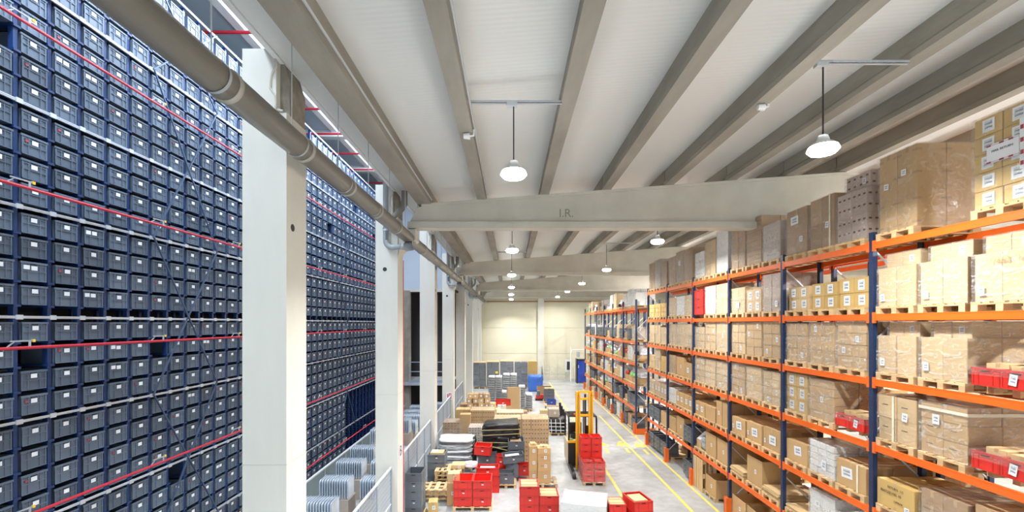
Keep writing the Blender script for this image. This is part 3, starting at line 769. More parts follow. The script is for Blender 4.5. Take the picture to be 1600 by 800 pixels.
def crate_me(w, d, h, m=None, rimm=None, fill=None):
    m = m or M_redp; w, d, h = round(w, 2), round(d, 2), round(h, 2)
    def f():
        b = MB(); x, y = w / 2, d / 2; t = .015
        b.box(-x + .02, x - .02, -y + .02, y - .02, 0, .02)
        for a in ((-x + .01, x - .01, -y + .01, -y + .01 + t), (-x + .01, x - .01, y - .01 - t, y - .01), (-x + .01, -x + .01 + t, -y + .01, y - .01), (x - .01 - t, x - .01, -y + .01, y - .01)):
            b.box(*a, 0, h)
        for a in ((-x, x, -y, -y + .035), (-x, x, y - .035, y), (-x, -x + .035, -y, y), (x - .035, x, -y, y)): b.box(*a, h - .03, h, 1)
        b.box(-x + .004, x - .004, -y + .004, -y + .01, h - .075, h - .062, 1)
        b.box(-x + .004, x - .004, -y + .002, -y + .01, 0, .02, 1)
        for s in (-1, 1):
            b.box(s * x - (.03 if s > 0 else 0) - s * .004, s * x + (.03 if s < 0 else 0) - s * .004, -y + .003, -y + .01, 0, h - .03, 1)
            b.box(s * x * .5 - .008, s * x * .5 + .008, -y + .003, -y + .01, 0, h - .03, 1)
            b.box(s * (x - .01), s * (x - .002), -y + .02, -y + .04, 0, h - .03, 1) if s > 0 else b.box(-x + .002, -x + .01, -y + .02, -y + .04, 0, h - .03, 1)
            b.box(min(s * (x - .01), s * (x - .002)), max(s * (x - .01), s * (x - .002)), -.008, .008, 0, h - .03, 1)
        b.box(-.06, .06, -y + .002, -y + .009, h - .06, h - .04, 2)
        return b.me('crate', [m, rimm or m, M_toteblk])
    return cached(('cr', w, d, h, m.name), f)
def lump_me(w, d, h, m, seed, rough=.10, pw=5, n=20, lv=12, boxy=False):
    def f():
        b = MB(); i0 = 0
        for k in range(lv + 1):
            t = k / lv; z = h * t
            prof = (1 - abs(2 * t - 1) ** 7 * .35) * (1 - .12 * t) if t < 1 else .55
            if boxy: prof = (1 - abs(2 * t - 1) ** 9 * .09)
            for j in range(n):
                a = 2 * math.pi * (j + .5) / n; c, s = math.cos(a), math.sin(a)
                rr = (abs(c) ** pw + abs(s) ** pw) ** (-1 / pw)
                p = Vector((c * rr * w / 2, s * rr * d / 2, z)); nn = noise.noise(p * 3.5 + Vector((seed * 7, 0, 0))) + .5 * noise.noise(p * 9 + Vector((seed, 3, 0)))
                f_ = prof * (1 + rough * nn); b.v.append((p.x * f_, p.y * f_, max(0, z + (rough * h * .6 * nn if t > .5 else 0))))
        for k in range(lv):
            for j in range(n):
                j2 = (j + 1) % n; b.f.append((k * n + j, k * n + j2, (k + 1) * n + j2, (k + 1) * n + j)); b.m.append(0)
        i = len(b.v); b.v.append((0, 0, h * (1 + rough * .3)))
        for j in range(n): b.f.append((lv * n + j, lv * n + (j + 1) % n, i)); b.m.append(0)
        b.f.append(tuple(reversed(range(n)))); b.m.append(0)
        return b.me('lump', m, True)
    return cached(('lump', round(w, 2), round(d, 2), round(h, 2), m.name, seed, boxy, rough), f)

# ---- loads
rng = random.Random(11)
BAYN1 = ['rightmost bay', 'second bay from the right', 'third bay from the right', 'fourth bay from the right', 'fifth bay from the right', 'sixth bay from the right']
POSN = ['left', 'middle', 'right']
SHN = ['top shelf', 'second shelf down', 'third shelf down', 'fourth shelf down', 'fifth shelf down', 'sixth shelf down', 'the floor']
def load(loc, rz, label, spec, near=True, group=None, full=False, cat='pallet load'):
    """spec: dict(kind, cols, rows, h, deep, m, style, film, top=(h,shrink), lab, w, d)"""
    t = thing(spec.get('name', 'wrapped_pallet_load' if spec.get('film') else 'pallet_load'), label, cat, loc, rz, group)
    W, D = spec.get('w', .8), spec.get('d', 1.1)
    if spec.get('pal', True): pallet(t, (0, 0, 0), full, spec.get('pm', M_wood)); z = .145
    else: z = 0
    cols, rws, h = spec['cols'], spec['rows'], spec['h']; deep = spec.get('deep', 2)
    m = spec.get('m', M_card); st = spec.get('style', 'tape'); cw, cd, ch = W / cols, D / deep, h / rws
    me = carton_me(cw - .006, cd - .006, ch - .003, m, st); j = spec.get('jit', .008)
    z0 = z
    for r in range(rws):
        for c in range(cols):
            for k in range(deep):
                if 0 < k < deep - 1 and r < rws - 1: continue
                x = -W / 2 + (c + .5) * cw + rng.uniform(-j, j); y = -D / 2 + (k + .5) * cd + rng.uniform(-j, j)
                o = ob('carton', me, t, (x, y, z), (0, 0, rng.uniform(-1, 1) * j * .8))
                if k == 0:
                    lb = spec.get('lab')
                    if lb == 'all': ob('label', label_me(min(.17, cw * .42), ch * .68), o, (cw * .02, -cd / 2 - .0, ch / 2))
                    elif lb == 'big' and r == rws - 1: ob('label', label_me(min(.2, cw * .45), min(.2, ch * .5)), o, (-cw * .05, -cd / 2, ch * .52))
                    elif lb == 'some' and (c * 7 + r * 5 + int(loc[1] * 3)) % 4 == 0: ob('label', label_me(.09, .13), o, (rng.uniform(-.3, .3) * cw * .5, -cd / 2, ch * .5))
        z += ch
    if spec.get('top'):
        th, sx, sy = spec['top']; me2 = carton_me(W * sx / 2 - .006, D * sy / 2, th, m, st)
        for c in (0, 1):
            for k in (0, 1): 
                o = ob('carton', me2, t, (-W * sx / 4 + c * W * sx / 2 + (W * (1 - sx) / 2 - .02) * .6, -D * sy / 4 + k * D * sy / 2 + (1 - sy) * D * .2, z), (0, 0, 0))
                if k == 0 and c == 1: ob('label', label_me(.09, .12), o, (0, -D * sy / 4, th * .5))
    if spec.get('film'):
        film(t, W + .02, D + .02, h + .03, spec['film'], rng.randrange(5), (0, 0, z0 - .03))
        if spec.get('top'):
            th, sx, sy = spec['top']; film(t, W * sx + .03, D * sy + .03, th + .01, spec['film'], rng.randrange(5), ((W * (1 - sx) / 2 - .02) * .6, (1 - sy) * D * .2, z))
    if spec.get('paper'):
        for (x, z_, w_, h_) in spec['paper']: ob('label', label_me(w_, h_, M_lab if spec.get('plain') else M_print), t, (x, -D / 2 - (.022 if spec.get('film') else .004), z0 + z_), (0, R(rng.uniform(-6, 6)), 0))
    if spec.get('band'):
        for x in spec['band']:
            b = MB(); b.box(x - .02, x + .02, -D / 2 - .02, -D / 2 - .012, z0, z0 + h); b.box(x - .02, x + .02, -D / 2 - .02, D / 2 + .02, z0 + h + .006, z0 + h + .012)
            ob('strap', b.me('strap', M_tapet), t)
    if spec.get('hband'):
        zz = z0 + spec['hband']; b = MB(); b.box(-W / 2 - .016, W / 2 + .016, -D / 2 - .02, -D / 2 - .012, zz, zz + .05); b.box(W / 2 + .012, W / 2 + .02, -D / 2 - .02, D / 2, zz, zz + .05)
        ob('tape_band', b.me('tape_band', M_tapet), t)
    return t
def crates_on_pallet(loc, rz, label, cols=2, rows_=1, w=.8, d=.6, ch=.30, m=None, n=2, full=False, cat='crates', boxes=True, nm='red_crates_on_pallet', labels=True, filmb=True):
    m = m or M_redp
    t = thing(nm, label, cat, loc, rz); pallet(t, (0, .25 if d < .9 else 0, 0), full)
    cw = w / cols; z = .145
    for r in range(rows_):
        for c in range(cols):
            for k in range(max(1, round(d / .6))):
                ob('crate', crate_me(cw - .004, .595, ch, m, M_redr if m is M_redp else m), t, (-w / 2 + (c + .5) * cw, -.6 + .3 + k * .6 - (0 if d < .9 else 0), z))
        z += ch
    if labels: ob('label', label_me(.1, .16), t, (w * .22, -.598, z - ch * .5), (0, R(8), 0))
    if boxes:
        for x, hh in ((-.15, .19), (.18, .17)):
            ob('carton', carton_me(.30, .38, hh, M_cardl), t, (x, -.28, z - .12), (0, 0, R(rng.uniform(-5, 5))))
    if filmb:
        film(t, w + .02, d + .02, ch * .45, M_film, 2, (0, -.3 if d < .9 else 0, z - ch * .4))
    return t
def open_carton(loc, rz, label, w, d, h, m, pal=True, lid=False, cat='open carton'):
    t = thing('open_carton', label, cat, loc, rz)
    z = 0
    if pal: pallet(t, (0, 0, 0), False); z = .145
    b = MB(); x, y = w / 2, d / 2; e = .012
    for a in ((-x, x, -y, -y + e), (-x, x, y - e, y), (-x, -x + e, -y + e, y - e), (x - e, x, -y + e, y - e)): b.box(*a, z, z + h)
    b.box(-x, x, -y, y, z, z + .01); ob('box_walls', b.me('box_walls', m), t)
    b = MB(); b.quad([(-x, -y, z + h), (x, -y, z + h), (x, -y - .12, z + h * .8), (-x, -y - .12, z + h * .8)]); b.quad([(-x, -y - .002, z + h), (-x, -y - .122, z + h * .8), (x, -y - .122, z + h * .8), (x, -y - .002, z + h)])
    if lid: ob('flap', b.me('flap', m), t)
    ob('label', label_me(.09, .12), t, (.05, -y, z + h * .5))
    return t
def boards(loc, rz, label, n=6, m=None, w=.78, d=1.15):
    t = thing('flat_boards', label, 'cardboard', loc, rz); pallet(t, (0, 0, 0), False); z = .145
    for k in range(n):
        me = cached(('brd', w, d, (m or M_cardl).name), lambda: (lambda b: (b.box(-w / 2, w / 2, -d / 2, d / 2, 0, .022), b.me('board', m or M_cardl))[1])(MB()))
        ob('board', me, t, (rng.uniform(-.02, .02), rng.uniform(-.04, .02), z), (R(rng.uniform(-.3, .3)), R(rng.uniform(-.5, .5)), R(rng.uniform(-2, 2)))); z += .032
    return t
SKIP = set()
F, FW, FK = M_film, M_filmw, M_filmk
def S(cols, rows, h, m=M_card, film=None, style='tape', **k): return dict(cols=cols, rows=rows, h=h, m=m, film=film, style=style, **k)
# table: (bay, shelf, position) -> (short look, spec)
T = {}
c, cl_, cd_, cg_, cw_, cy_ = M_card, M_cardl, M_cardd, M_cardg, M_cardw, M_cardy
T[0,0,0] = ('four tall brown cartons', S(2, 1, 1.46, c, F, 'tabs', d=1.05, paper=[(.15, 1.02, .1, .11), (-.22, .86, .1, .11)]))
T[0,0,2] = ('ten white-labelled cartons', S(2, 5, 1.38, cy_, F, 'plain', lab='all'))
for p in range(3): T[0,1,p] = ('wrapped tall pale cartons', S(2, 1, .72, cl_, FW, 'plain', top=(.27, .88, .85), paper=[(-.28, .16, .1, .14)]))
for p in range(2): T[0,2,p] = ('cloudy-wrapped pale cartons', S(2, 1, .70, cl_, FW, 'plain', top=(.27, .8, .85), paper=[(-.28, .2, .1, .14)]))
T[0,2,2] = 'redbox'
T[0,3,0] = ('four cartons with cream strap', S(2, 2, .84, cl_, F, 'lines', band=[-.05], paper=[(.2, .5, .11, .15)]))
T[0,3,1] = ('taped three-tier wrapped cartons', S(2, 3, .88, c, FW, 'lines', hband=.74, paper=[(-.1, .6, .12, .16)]))
T[0,3,2] = 'redbox'
T[0,4,0] = ('low wide inscribed carton', S(1, 1, .5, cy_, None, 'tape', d=1.15, deep=3, paper=[(.25, .1, .1, .1)]))
T[0,4,1] = ('brown stacked cartons', S(2, 2, .62, cd_, F)); T[0,4,2] = ('brown stacked cartons', S(2, 2, .70, cd_, None))
T[1,0,0] = ('wrapped tall brown cartons', S(2, 1, 1.12, cd_, F, 'plain', paper=[(-.05, .85, .28, .2), (.2, .35, .11, .14)]))
T[1,0,1] = ('banded tall brown cartons', S(2, 2, 1.16, cd_, F, 'plain', band=[.28], paper=[(.2, .5, .1, .14)]))
T[1,0,2] = ('stepped slotted cartons', S(2, 2, 1.02, cg_, FK, 'slots', top=(.36, .8, .85)))
for p in range(3): T[1,1,p] = ('four white-labelled cartons', S(2, 2, .58 + .02 * p, cy_ if p else cl_, None, 'plain', lab='all', d=1.0))
T[1,2,0] = ('bulging wrapped cartons', S(2, 3, .94, c, FW, 'tape', lab='some')); T[1,2,1] = ('six wrapped cartons', S(2, 3, .96, c, FW, lab='some')); T[1,2,2] = ('eight wrapped cartons', S(2, 4, .98, c, FW, 'tape', lab='some'))
T[1,3,0] = ('six labelled yellow cartons', S(2, 3, .94, cy_, F, 'plain', lab='all')); T[1,3,1] = ('eight wrapped cartons', S(1, 5, .92, c, FW, 'plain', lab='some')); T[1,3,2] = 'redbox'
T[1,4,0] = ('carton with white sheet', S(1, 1, .52, c, None, 'tape', deep=2, paper=[(.05, .3, .26, .22)])); T[1,4,1] = ('white-wrapped bundled cartons', S(3, 5, .74, cw_, FW, 'plain', paper=[(.1, .25, .14, .2)])); T[1,4,2] = ('strapped carton with sheet', S(1, 1, .55, c, None, 'tape', band=[.18], paper=[(-.12, .3, .3, .22)]))
T[1,5,0] = 'boards'; T[1,5,1] = ('white-wrapped white cartons', S(2, 1, .82, cw_, FW, 'plain', paper=[(-.1, .55, .14, .12)])); T[1,5,2] = ('white-wrapped low cartons', S(2, 1, .62, cw_, FW, 'plain'))
T[2,0,0] = ('tall silver-fronted cartons', S(2, 3, 1.42, cd_, FW, 'plain', w=.8)); T[2,0,1] = ('tall brown carton tiers', S(1, 5, 1.36, cd_, F, 'seam')); T[2,0,2] = ('tall grey-wrapped column', S(1, 2, 1.0, cg_, FW, 'plain'))
T[2,1,0] = ('white film-covered cartons', S(2, 2, .78, cl_, FW, 'plain', paper=[(0, .25, .2, .2)])); T[2,1,1] = ('four white-labelled cartons', S(2, 2, .66, cl_, F, 'plain', lab='all')); T[2,1,2] = ('mauve-wrapped cartons', S(2, 3, 1.02, cg_, FK, 'plain', paper=[(.25, .2, .1, .16)]))
for p in range(3): T[2,2,p] = ('wrapped tiered cartons', S(2, 3 + p % 2, .98, c if p else cl_, F, lab='some'))
for p in range(3): T[2,3,p] = ('wrapped pale cartons', S(2 - (p == 1), 4, .95 - .03 * p, cl_ if p else c, FW, 'plain', lab='some'))
for p in range(3): T[2,4,p] = ('carton with white sheet', S(1, 1, .5 + .04 * p, c, None, 'tape', paper=[(.05, .28, .3, .24), (-.3, .2, .08, .12)]))
T[2,5,0] = 'boards'; T[2,5,1] = 'open'; T[2,5,2] = 'boards'
T[2,6,0] = 'open'; T[2,6,1] = 'open'; T[2,6,2] = 'papers'
T[3,0,0] = ('clear-wrapped pale cartons', S(2, 3, .95, cw_, FW, 'plain')); T[3,0,1] = ('tall pale carton columns', S(2, 3, 1.22, cl_, F, 'plain')); T[3,0,2] = ('tall white cartons', S(1, 2, 1.42, cw_, F, 'plain'))
T[3,1,0] = 'redstack'; T[3,1,1] = ('white wrapped cartons', S(2, 3, 1.0, cw_, FW, 'plain')); T[3,1,2] = ('white wrapped cartons', S(2, 4, 1.0, cl_, FW, 'plain'))
T[3,2,0] = ('pale wrapped cartons', S(2, 3, .80, cl_, FW, lab='some')); T[3,2,1] = ('pale tiered cartons', S(2, 4, 1.06, cl_, F, lab='some')); T[3,2,2] = ('tall plain pale carton', S(1, 1, 1.04, cl_, FW, 'plain', lab='some'))
for p in range(3): T[3,3,p] = ('wrapped tiered cartons', S(2 - (p == 1), 4, .90, cl_, FW, lab='some'))
T[3,4,0] = ('cartons with white sheets', S(2, 1, .5, c, None, 'tape', lab='big')); T[3,4,1] = ('low plain carton', S(1, 1, .5, c, None, 'tape', lab='some')); T[3,4,2] = ('tall plain carton', S(2, 1, .82, c, None, 'plain', lab='some'))
T[3,5,0] = 'papers'; T[3,5,1] = 'open'; T[3,5,2] = 'open'
T[3,6,0] = 'upright'; T[3,6,1] = 'open'; T[3,6,2] = None
T[4,0,0] = ('large brown wrapped cartons', S(2, 2, 1.2, cd_, F, 'plain')); T[4,0,1] = ('large brown wrapped cartons', S(1, 2, 1.3, cd_, FW, 'plain', paper=[(0, .8, .2, .2)])); T[4,0,2] = ('large brown wrapped cartons', S(2, 2, 1.28, cd_, F, 'plain'))
for p in range(3): T[4,1,p] = ('pale wrapped cartons', S(2, 1, .80, cl_ if p != 1 else cw_, FW, 'plain'))
for p in range(3): T[4,2,p] = ('pale cloudy-wrapped cartons', S(2, 2, .9, cl_, FW, 'plain', lab='some'))
T[4,3,0] = ('wrapped brown column', S(2, 2, .8, c, F)); T[4,3,1] = 'open'; T[4,3,2] = ('low labelled carton', S(1, 1, .6, c, None, 'tape', lab='big'))
T[4,4,0] = ('cloudy-wrapped white cartons', S(2, 1, .6, cw_, FW, 'plain')); T[4,4,1] = ('cartons with white sheets', S(2, 1, .55, c, None, lab='big')); T[4,4,2] = ('cartons with white sheets', S(2, 1, .55, c, None, lab='big'))
T[4,5,0] = ('plain tan carton', S(1, 1, .6, c, None, lab='some')); T[4,5,1] = 'open'; T[4,5,2] = 'grey'
T[4,6,0] = None; T[4,6,1] = None; T[4,6,2] = 'grey'
T[5,0,0] = ('tall brown wrapped columns', S(2, 1, 1.3, cd_, F, 'plain')); T[5,0,1] = ('tall brown wrapped columns', S(2, 1, 1.35, cg_, F, 'plain')); T[5,0,2] = ('shorter brown wrapped cartons', S(2, 2, 1.1, cd_, FW, 'plain'))
for p in range(3): T[5,1,p] = ('small yellowish cartons', S(3, 3, .62, cy_, None, 'tape'))
for p in range(3): T[5,2,p] = ('pale wrapped columns', S(2 - (p == 2), 2, .85 - .1 * (p == 2), cl_, F, 'plain'))
T[5,3,0] = ('small tan cartons', S(2, 2, .6, cl_, None)); T[5,3,1] = ('tall wrapped column', S(2, 2, .95, cl_, FW, 'plain')); T[5,3,2] = ('yellowish cartons', S(2, 3, .65, cy_, None))
for p in range(3): T[5,4,p] = ('labelled tan cartons', S(2, 1, .62, c if p else cl_, F, lab='big'))
T[5,5,0] = 'grey'; T[5,5,1] = 'grey'; T[5,5,2] = ('plain tan carton', S(1, 1, .6, c, None))
for p in range(3): T[5,6,p] = 'grey'
XF = RXF + .02
def lab_(look, bn, s, p): return '%s, %s on %s, %s' % (look, POSN[p], SHN[s], bn)
for (bi, s, p), v in sorted(T.items()):
    if v is None: continue
    y = UPY[bi + 1] - .05 - .44 - p * .885 - (0.0)
    z = (H + LV[s] + .066) if s < 6 else 0.0
    bn = 'near rack, ' + BAYN1[bi].replace('from the right', 'from right'); full = bi < 2 and s < 5
    rz = R(-90)
    if isinstance(v, tuple):
        look, sp = v; sp = dict(sp); D = sp.get('d', 1.1)
        load((XF + .0 + .6, y, z), rz, lab_(look, bn, s, p), sp, full=full)
    elif v == 'redbox':
        crates_on_pallet((XF + .6, y, z), rz, lab_('two red crates holding cartons', bn, s, p), full=full, ch=.27)
    elif v == 'redstack':
        crates_on_pallet((XF + .6, y, z), rz, lab_('stack of red crates', bn, s, p), cols=1, rows_=3, ch=.31, boxes=False, labels=False, filmb=False)
    elif v == 'open':
        open_carton((XF + .62, y, z), rz, lab_('tall open-topped carton', bn, s, p), .8, 1.1, .78 if s < 6 else .62, c)
    elif v == 'boards':
        boards((XF + .6, y, z), rz, lab_('flat boards', bn, s, p), 6 if (bi + p) % 2 == 0 else 3)
    elif v == 'grey':
        crates_on_pallet((XF + .6, y, z), rz, lab_('grey crates', bn, s, p), cols=2, rows_=3, ch=.2, m=M_greyp, boxes=False, labels=False, filmb=False, nm='grey_crates_on_pallet')
    elif v == 'upright':
        for q in range(2):
            t = pallet(None, (XF + .35, y - q * .35, 0), True, M_cardl)
            t.rotation_euler = (R(90), 0, R(-90 + 3 * q)); t.location = (XF + .12 + q * .25, y - .0, .6)
            tag(t, 'pale wooden pallet on edge, %s one, floor of the near rack' % ('front' if q == 0 else 'rear'), 'pallet'); 
    elif v == 'papers':
        t = thing('paper_pile', lab_('white papers and foil', bn, s, p), 'papers', (XF + .6, y, z), rz); pallet(t, (0, 0, 0), False)
        ob('crumpled_foil', lump_me(.35, .4, .5, M_silver, 3, .25), t, (.15, -.3, .145)); ob('box_walls', carton_me(.36, .5, .3, cl_), t, (-.2, -.25, .145))
        b = MB()
        for q in range(7):
            a = q * .1; b.quad([(-.35 + a, -.5, .45), (-.1 + a, -.45, .45 + .03 * q), (-.15 + a, -.1, .75 + .02 * q), (-.38 + a, -.2, .7)])
        ob('loose_papers', b.me('loose_papers', M_lab), t)
# special pieces: the large sheet with red ornaments, marker writing
def totext(name, body, size, m, loc, rot, parent, label=None, ext=.001):
    return text(name, body, size, m, parent, loc, rot, ext)
def find(sub): return next(o for o in COL.objects if sub in str(o.get('label', '')))
L1 = find('ten white-labelled cartons')
b = MB(); b.box(-.30, .12, -.004, 0, -.14, .14); sh = ob('large_sheet', b.me('large_sheet', M_lab), L1, (.12, -.585, .145 + .78))
b = MB(); b.box(-.30, .12, -.0055, -.0045, .118, .122); b.box(-.30, .12, -.0055, -.0045, -.122, -.118)
for x in (-.27, .02, -.1): b.box(x - .03, x + .03, -.006, -.0045, .11, .135); b.box(x - .03, x + .03, -.006, -.0045, -.135, -.11)
ob('red_ornament', b.me('red_ornament', M_redtag), sh)
totext('sheet_text', 'MAIL RETURN', .045, M_toteblk, (-.09, -.0055, .03), (R(90), 0, 0), sh)
b = MB(); b.box(.13, .19, -.006, -.001, -.35, .36); tp = ob('ornament_tape', b.me('ornament_tape', M_lab), sh)
b = MB(); [b.box(.14, .18, -.008, -.0065, z, z + .06) for z in (-.3, -.15, .02, .2)]; ob('red_ornament', b.me('red_ornament', M_redtag), tp)
b = MB()
L2 = find('wrapped tall pale cartons, right on second shelf down')
totext('marker_writing', '19663', .11, M_tape, (-.02, -.585, .145 + .60), (R(90), 0, 0), L2); totext('marker_writing', "'13", .11, M_tape, (.26, -.585, .145 + .60), (R(90), 0, 0), L2)
L3 = find('low wide inscribed carton')
totext('marker_writing', 'BUITIZE MEL 45', .065, M_slot, (-.08, -.585, .145 + .30), (R(90), 0, 0), L3); totext('marker_writing', 'RETURN  1/2', .06, M_slot, (.02, -.585, .145 + .40), (R(90), 0, 0), L3)
totext('marker_writing', 'CERRAR', .05, M_slot, (.08, -.585, .145 + .17), (R(90), 0, 0), L3)
# goods in the rear rack, glimpsed through the gaps
n = 0
for bi in range(6):
    for s in range(1, 7):
        for p in range(3):
            if (bi * 5 + s * 3 + p * 2) % 4 == 0 or (bi + s + p) % 3 == 2: continue
            y = UPY[bi + 1] - .5 - p * .885; z = (H + LV[s] + .066) if s < 6 else 0
            load((RXF + 1.32 + .62, y, z), R(-90), lab_('brown cartons', BAYN1[bi].replace('from the right', 'from right') + ' of rear rack', s, p), S(2, 2, rng.uniform(.55, .9), cd_ if (bi + s) % 2 else c, None, 'plain'))
# ---- the far rack: mixed goods
BAYF = ['nearest bay', 'second bay', 'third bay', 'fourth bay', 'fifth bay', 'farthest bay']
kinds = {0: ['tall', 'tall', 'sack', 'sack', 'cart', 'tall', 'sack'], 1: ['tall', 'grey', 'tall', 'grey', 'cart', 'sack'], 2: ['sack', 'sack', 'cart', 'sack', 'tall'], 3: ['sack', 'tall', 'sack', 'cart', 'sack'], 4: ['sack', 'grey', 'sack', 'sack', 'open'], 5: ['cart', 'cart', 'open', 'grey', 'tall']}
rg2 = random.Random(21)
for bi in range(6):
    for s in range(6):
        for p in range(3):
            y = UPY2[bi + 1] - .5 - p * .9; z = (H + LV2[s] + .066) if s < 5 else 0
            gap = (LV2[s - 1] - LV2[s] - .25) if 0 < s < 5 else (1.35 if s == 0 else 1.1)
            k = rg2.choice(kinds[s]); hh = lambda a, b: min(gap - .16, rg2.uniform(a, b))
            lb = lambda look: '%s, %s on %s, far rack, %s' % (look, POSN[p], SHN[s] if s < 5 else 'the floor', BAYF[bi])
            loc = (XF + .6, y, z)
            if bi == 0 and s == 0: k = 'bigwhite' if p == 1 else 'tall'
            if k == 'bigwhite': load(loc, R(-90), lb('tall white-wrapped cartons'), S(1, 1, 1.0, cw_, FW, 'plain'))
            elif k == 'tall': load(loc, R(-90), lb('tall wrapped cartons'), S(2, 2, hh(.65, 1.0), rg2.choice([c, cg_, cl_, cw_, cw_]), rg2.choice([F, FW]), 'plain'))
            elif k == 'cart': load(loc, R(-90), lb('mixed tan cartons'), S(rg2.choice([1, 2]), rg2.choice([1, 2]), hh(.35, .7), rg2.choice([c, cl_, cl_, cy_, cd_]), None, 'tape', jit=.03))
            elif k == 'grey': crates_on_pallet(loc, R(-90), lb('grey crates'), cols=2, rows_=3, ch=.2, m=M_greyp, boxes=False, labels=False, filmb=False, nm='grey_crates_on_pallet')
            elif k == 'open': open_carton(loc, R(-90), lb('open carton'), .75, 1.0, hh(.45, .7), rg2.choice([c, cl_]))
            else:
                t = thing('sack_pile', lb('pile of pale sacks'), 'sacks', loc, R(-90)); pallet(t, (0, 0, 0), False)
                if rg2.random() < .5: ob('base_carton', carton_me(.76, 1.0, .3, c), t, (0, 0, .145)); zb = .44
                else: zb = .145
                for q in range(3):
                    ob('sack', lump_me(.42, .8, .30, rg2.choice([M_sackw, M_sackw, M_sackw, M_silver]), rg2.randrange(3), .30, 3), t, (-.2 + .2 * q, rg2.uniform(-.12, .05), zb + (.24 if q == 1 else 0)), (0, 0, rg2.uniform(-.3, .3)))
                if rg2.random() < .4: ob('coloured_bag', lump_me(.25, .3, .2, rg2.choice([M_redp, M_green, M_blk, M_blue]), 1, .2, 3), t, (rg2.uniform(-.2, .2), -.42, zb + .05))
# two cartons piled high on the first far bay
# ================================================================== THE FLOOR
def line(name, lab, pts, wd, z=.004, m=M_yline):
    b = MB()
    for p, q in zip(pts, pts[1:]):
        p = Vector((*p, z)); q = Vector((*q, z)); d = (q - p).normalized(); n_ = Vector((-d.y, d.x, 0)) * wd / 2
        b.quad([p - n_, q - n_, q + n_, p + n_])
        b.quad([p - n_ - Vector((0, 0, .003)), p + n_ - Vector((0, 0, .003)), q + n_ - Vector((0, 0, .003)), q - n_ - Vector((0, 0, .003))])
    return tag(ob(name, b.me(name, m)), lab, 'floor marking')
line('floor_line', 'yellow floor line left of the aisle, passing under the truck', [(4.03, 4), (4.08, 47)], .11)
line('floor_line', 'yellow floor line along the middle of the rack aisle', [(6.06, 6), (6.0, 30)], .11)
line('floor_line', 'yellow floor line close along the foot of the racks', [(6.92, 6), (6.84, 42)], .10)
line('floor_line', 'short yellow floor line across the gap between the racks', [(6.85, 24.6), (8.6, 24.6)], .10)
def arrow(x, y, lab):
    b = MB(); 
    for (x0, x1, y0, y1) in ((-.07, .07, -1.3, -.5), (-.28, .28, -.1, .22), (-.2, .2, .2, .5), (-.1, .1, .45, .8)):
        b.box(x0, x1, y0, y1, .001, .005)
    tag(ob('floor_arrow', b.me('floor_arrow', M_yline), None, (x, y, 0)), lab, 'floor marking')
arrow(4.72, 22.6, 'worn yellow floor mark, left of three before the racks'); arrow(5.75, 22.6, 'worn yellow floor mark on the middle line'); arrow(6.6, 22.4, 'worn yellow floor mark nearest the racks')
def FZ(v): return H * 690 / (v - 505)
def FX(u, Y): return (u - 798) * Y / 690
def top_h(v, Y): return H - (v - 505) * Y / 690
# -- small builders
def stack_crates(lab, x0, x1, y, d, cols, rws, ch, m=M_redp, deep=1, pal=True, fill=None, name='red_crate_stack', rz=0, labels=True, tops=None, wrap=None, cat='crates'):
    t = thing(name, lab, cat, ((x0 + x1) / 2, y + d / 2, 0), R(rz)); W = x1 - x0; cw = W / cols; cd = d / deep; z = 0
    if pal:
        n = 1; pallet(t, (0, 0, 0), False, M_wood, W + .04, d + .04); z = .145
    for c_ in range(cols):
        for k in range(deep):
            rr = rws if isinstance(rws, int) else rws[c_ + k * cols]
            for r in range(rr):
                o = ob('crate', crate_me(cw - .006, cd - .006, ch - .002, m, M_redr if m is M_redp else m), t, (-W / 2 + (c_ + .5) * cw, -d / 2 + (k + .5) * cd, z + r * ch))
                if labels and k == 0 and (r + c_) % 2: ob('label', label_me(.07, .035, M_lab), o, (.02, -cd / 2 - .002, ch * .55))
                if fill and r == rr - 1:
                    for q in range(4): boxob('contents', M_cardl, o, -cw * .42, cw * .42, -cd * .44 + q * cd * .22, -cd * .44 + q * cd * .22 + cd * .2, .03, ch * (.95 + .04 * (q % 2)))
    if wrap: film(t, W + .03, d + .03, wrap, M_filmk, 1, (0, 0, .1))
    return t
def crate1(lab, x, y, z, w, d, h, m, rz=0, tilt=(0, 0), content=None, name='plastic_crate', cat='crate'):
    o = thing(name, lab, cat, (x, y, z), R(rz)); o.rotation_euler = (R(tilt[0]), R(tilt[1]), R(rz))
    ob('crate', crate_me(w, d, h, m, M_redr if m is M_redp else m), o); ob('label', label_me(.08, .05, M_lab), o, (0, -d / 2 - .003, h * .5))
    if content: boxob('contents', content, o, -w * .35, w * .3, -d * .3, d * .3, .03, h * .8)
    return o
def cart1(lab, x, y, z, w, d, h, m=M_card, rz=0, style='tape', name='carton', cat='carton', lb=True):
    o = thing('cardboard_carton', lab, cat, (x, y, z), R(rz)); ob('carton', carton_me(w, d, h, m, style), o)
    if lb: ob('label', label_me(.10, .12), o, (w * .1, -d / 2 - .002, h * .55))
    return o
def cstack(lab, u0, u1, vb, vt, D, cols, rws, m, style, filmm=None, deep=2, rz=0, **k):
    Y = FZ(vb); x0, x1 = FX(u0, Y), FX(u1, Y); h = top_h(vt, Y) - .145
    sp = S(cols, rws, h, m, filmm, style, w=x1 - x0, d=D, deep=deep, **k)
    return load(((x0 + x1) / 2, Y + D / 2, 0), R(rz), lab, sp, cat='carton stack')
# -- foreground red stacks
stack_crates('red crates three high in two columns, at the front left', -1.92, -.64, 14.75, .78, 2, 3, .285)
stack_crates('red crates holding boards, front centre beside the white block', .28, 1.55, 14.1, .75, 2, [3, 2], .30, fill=True)
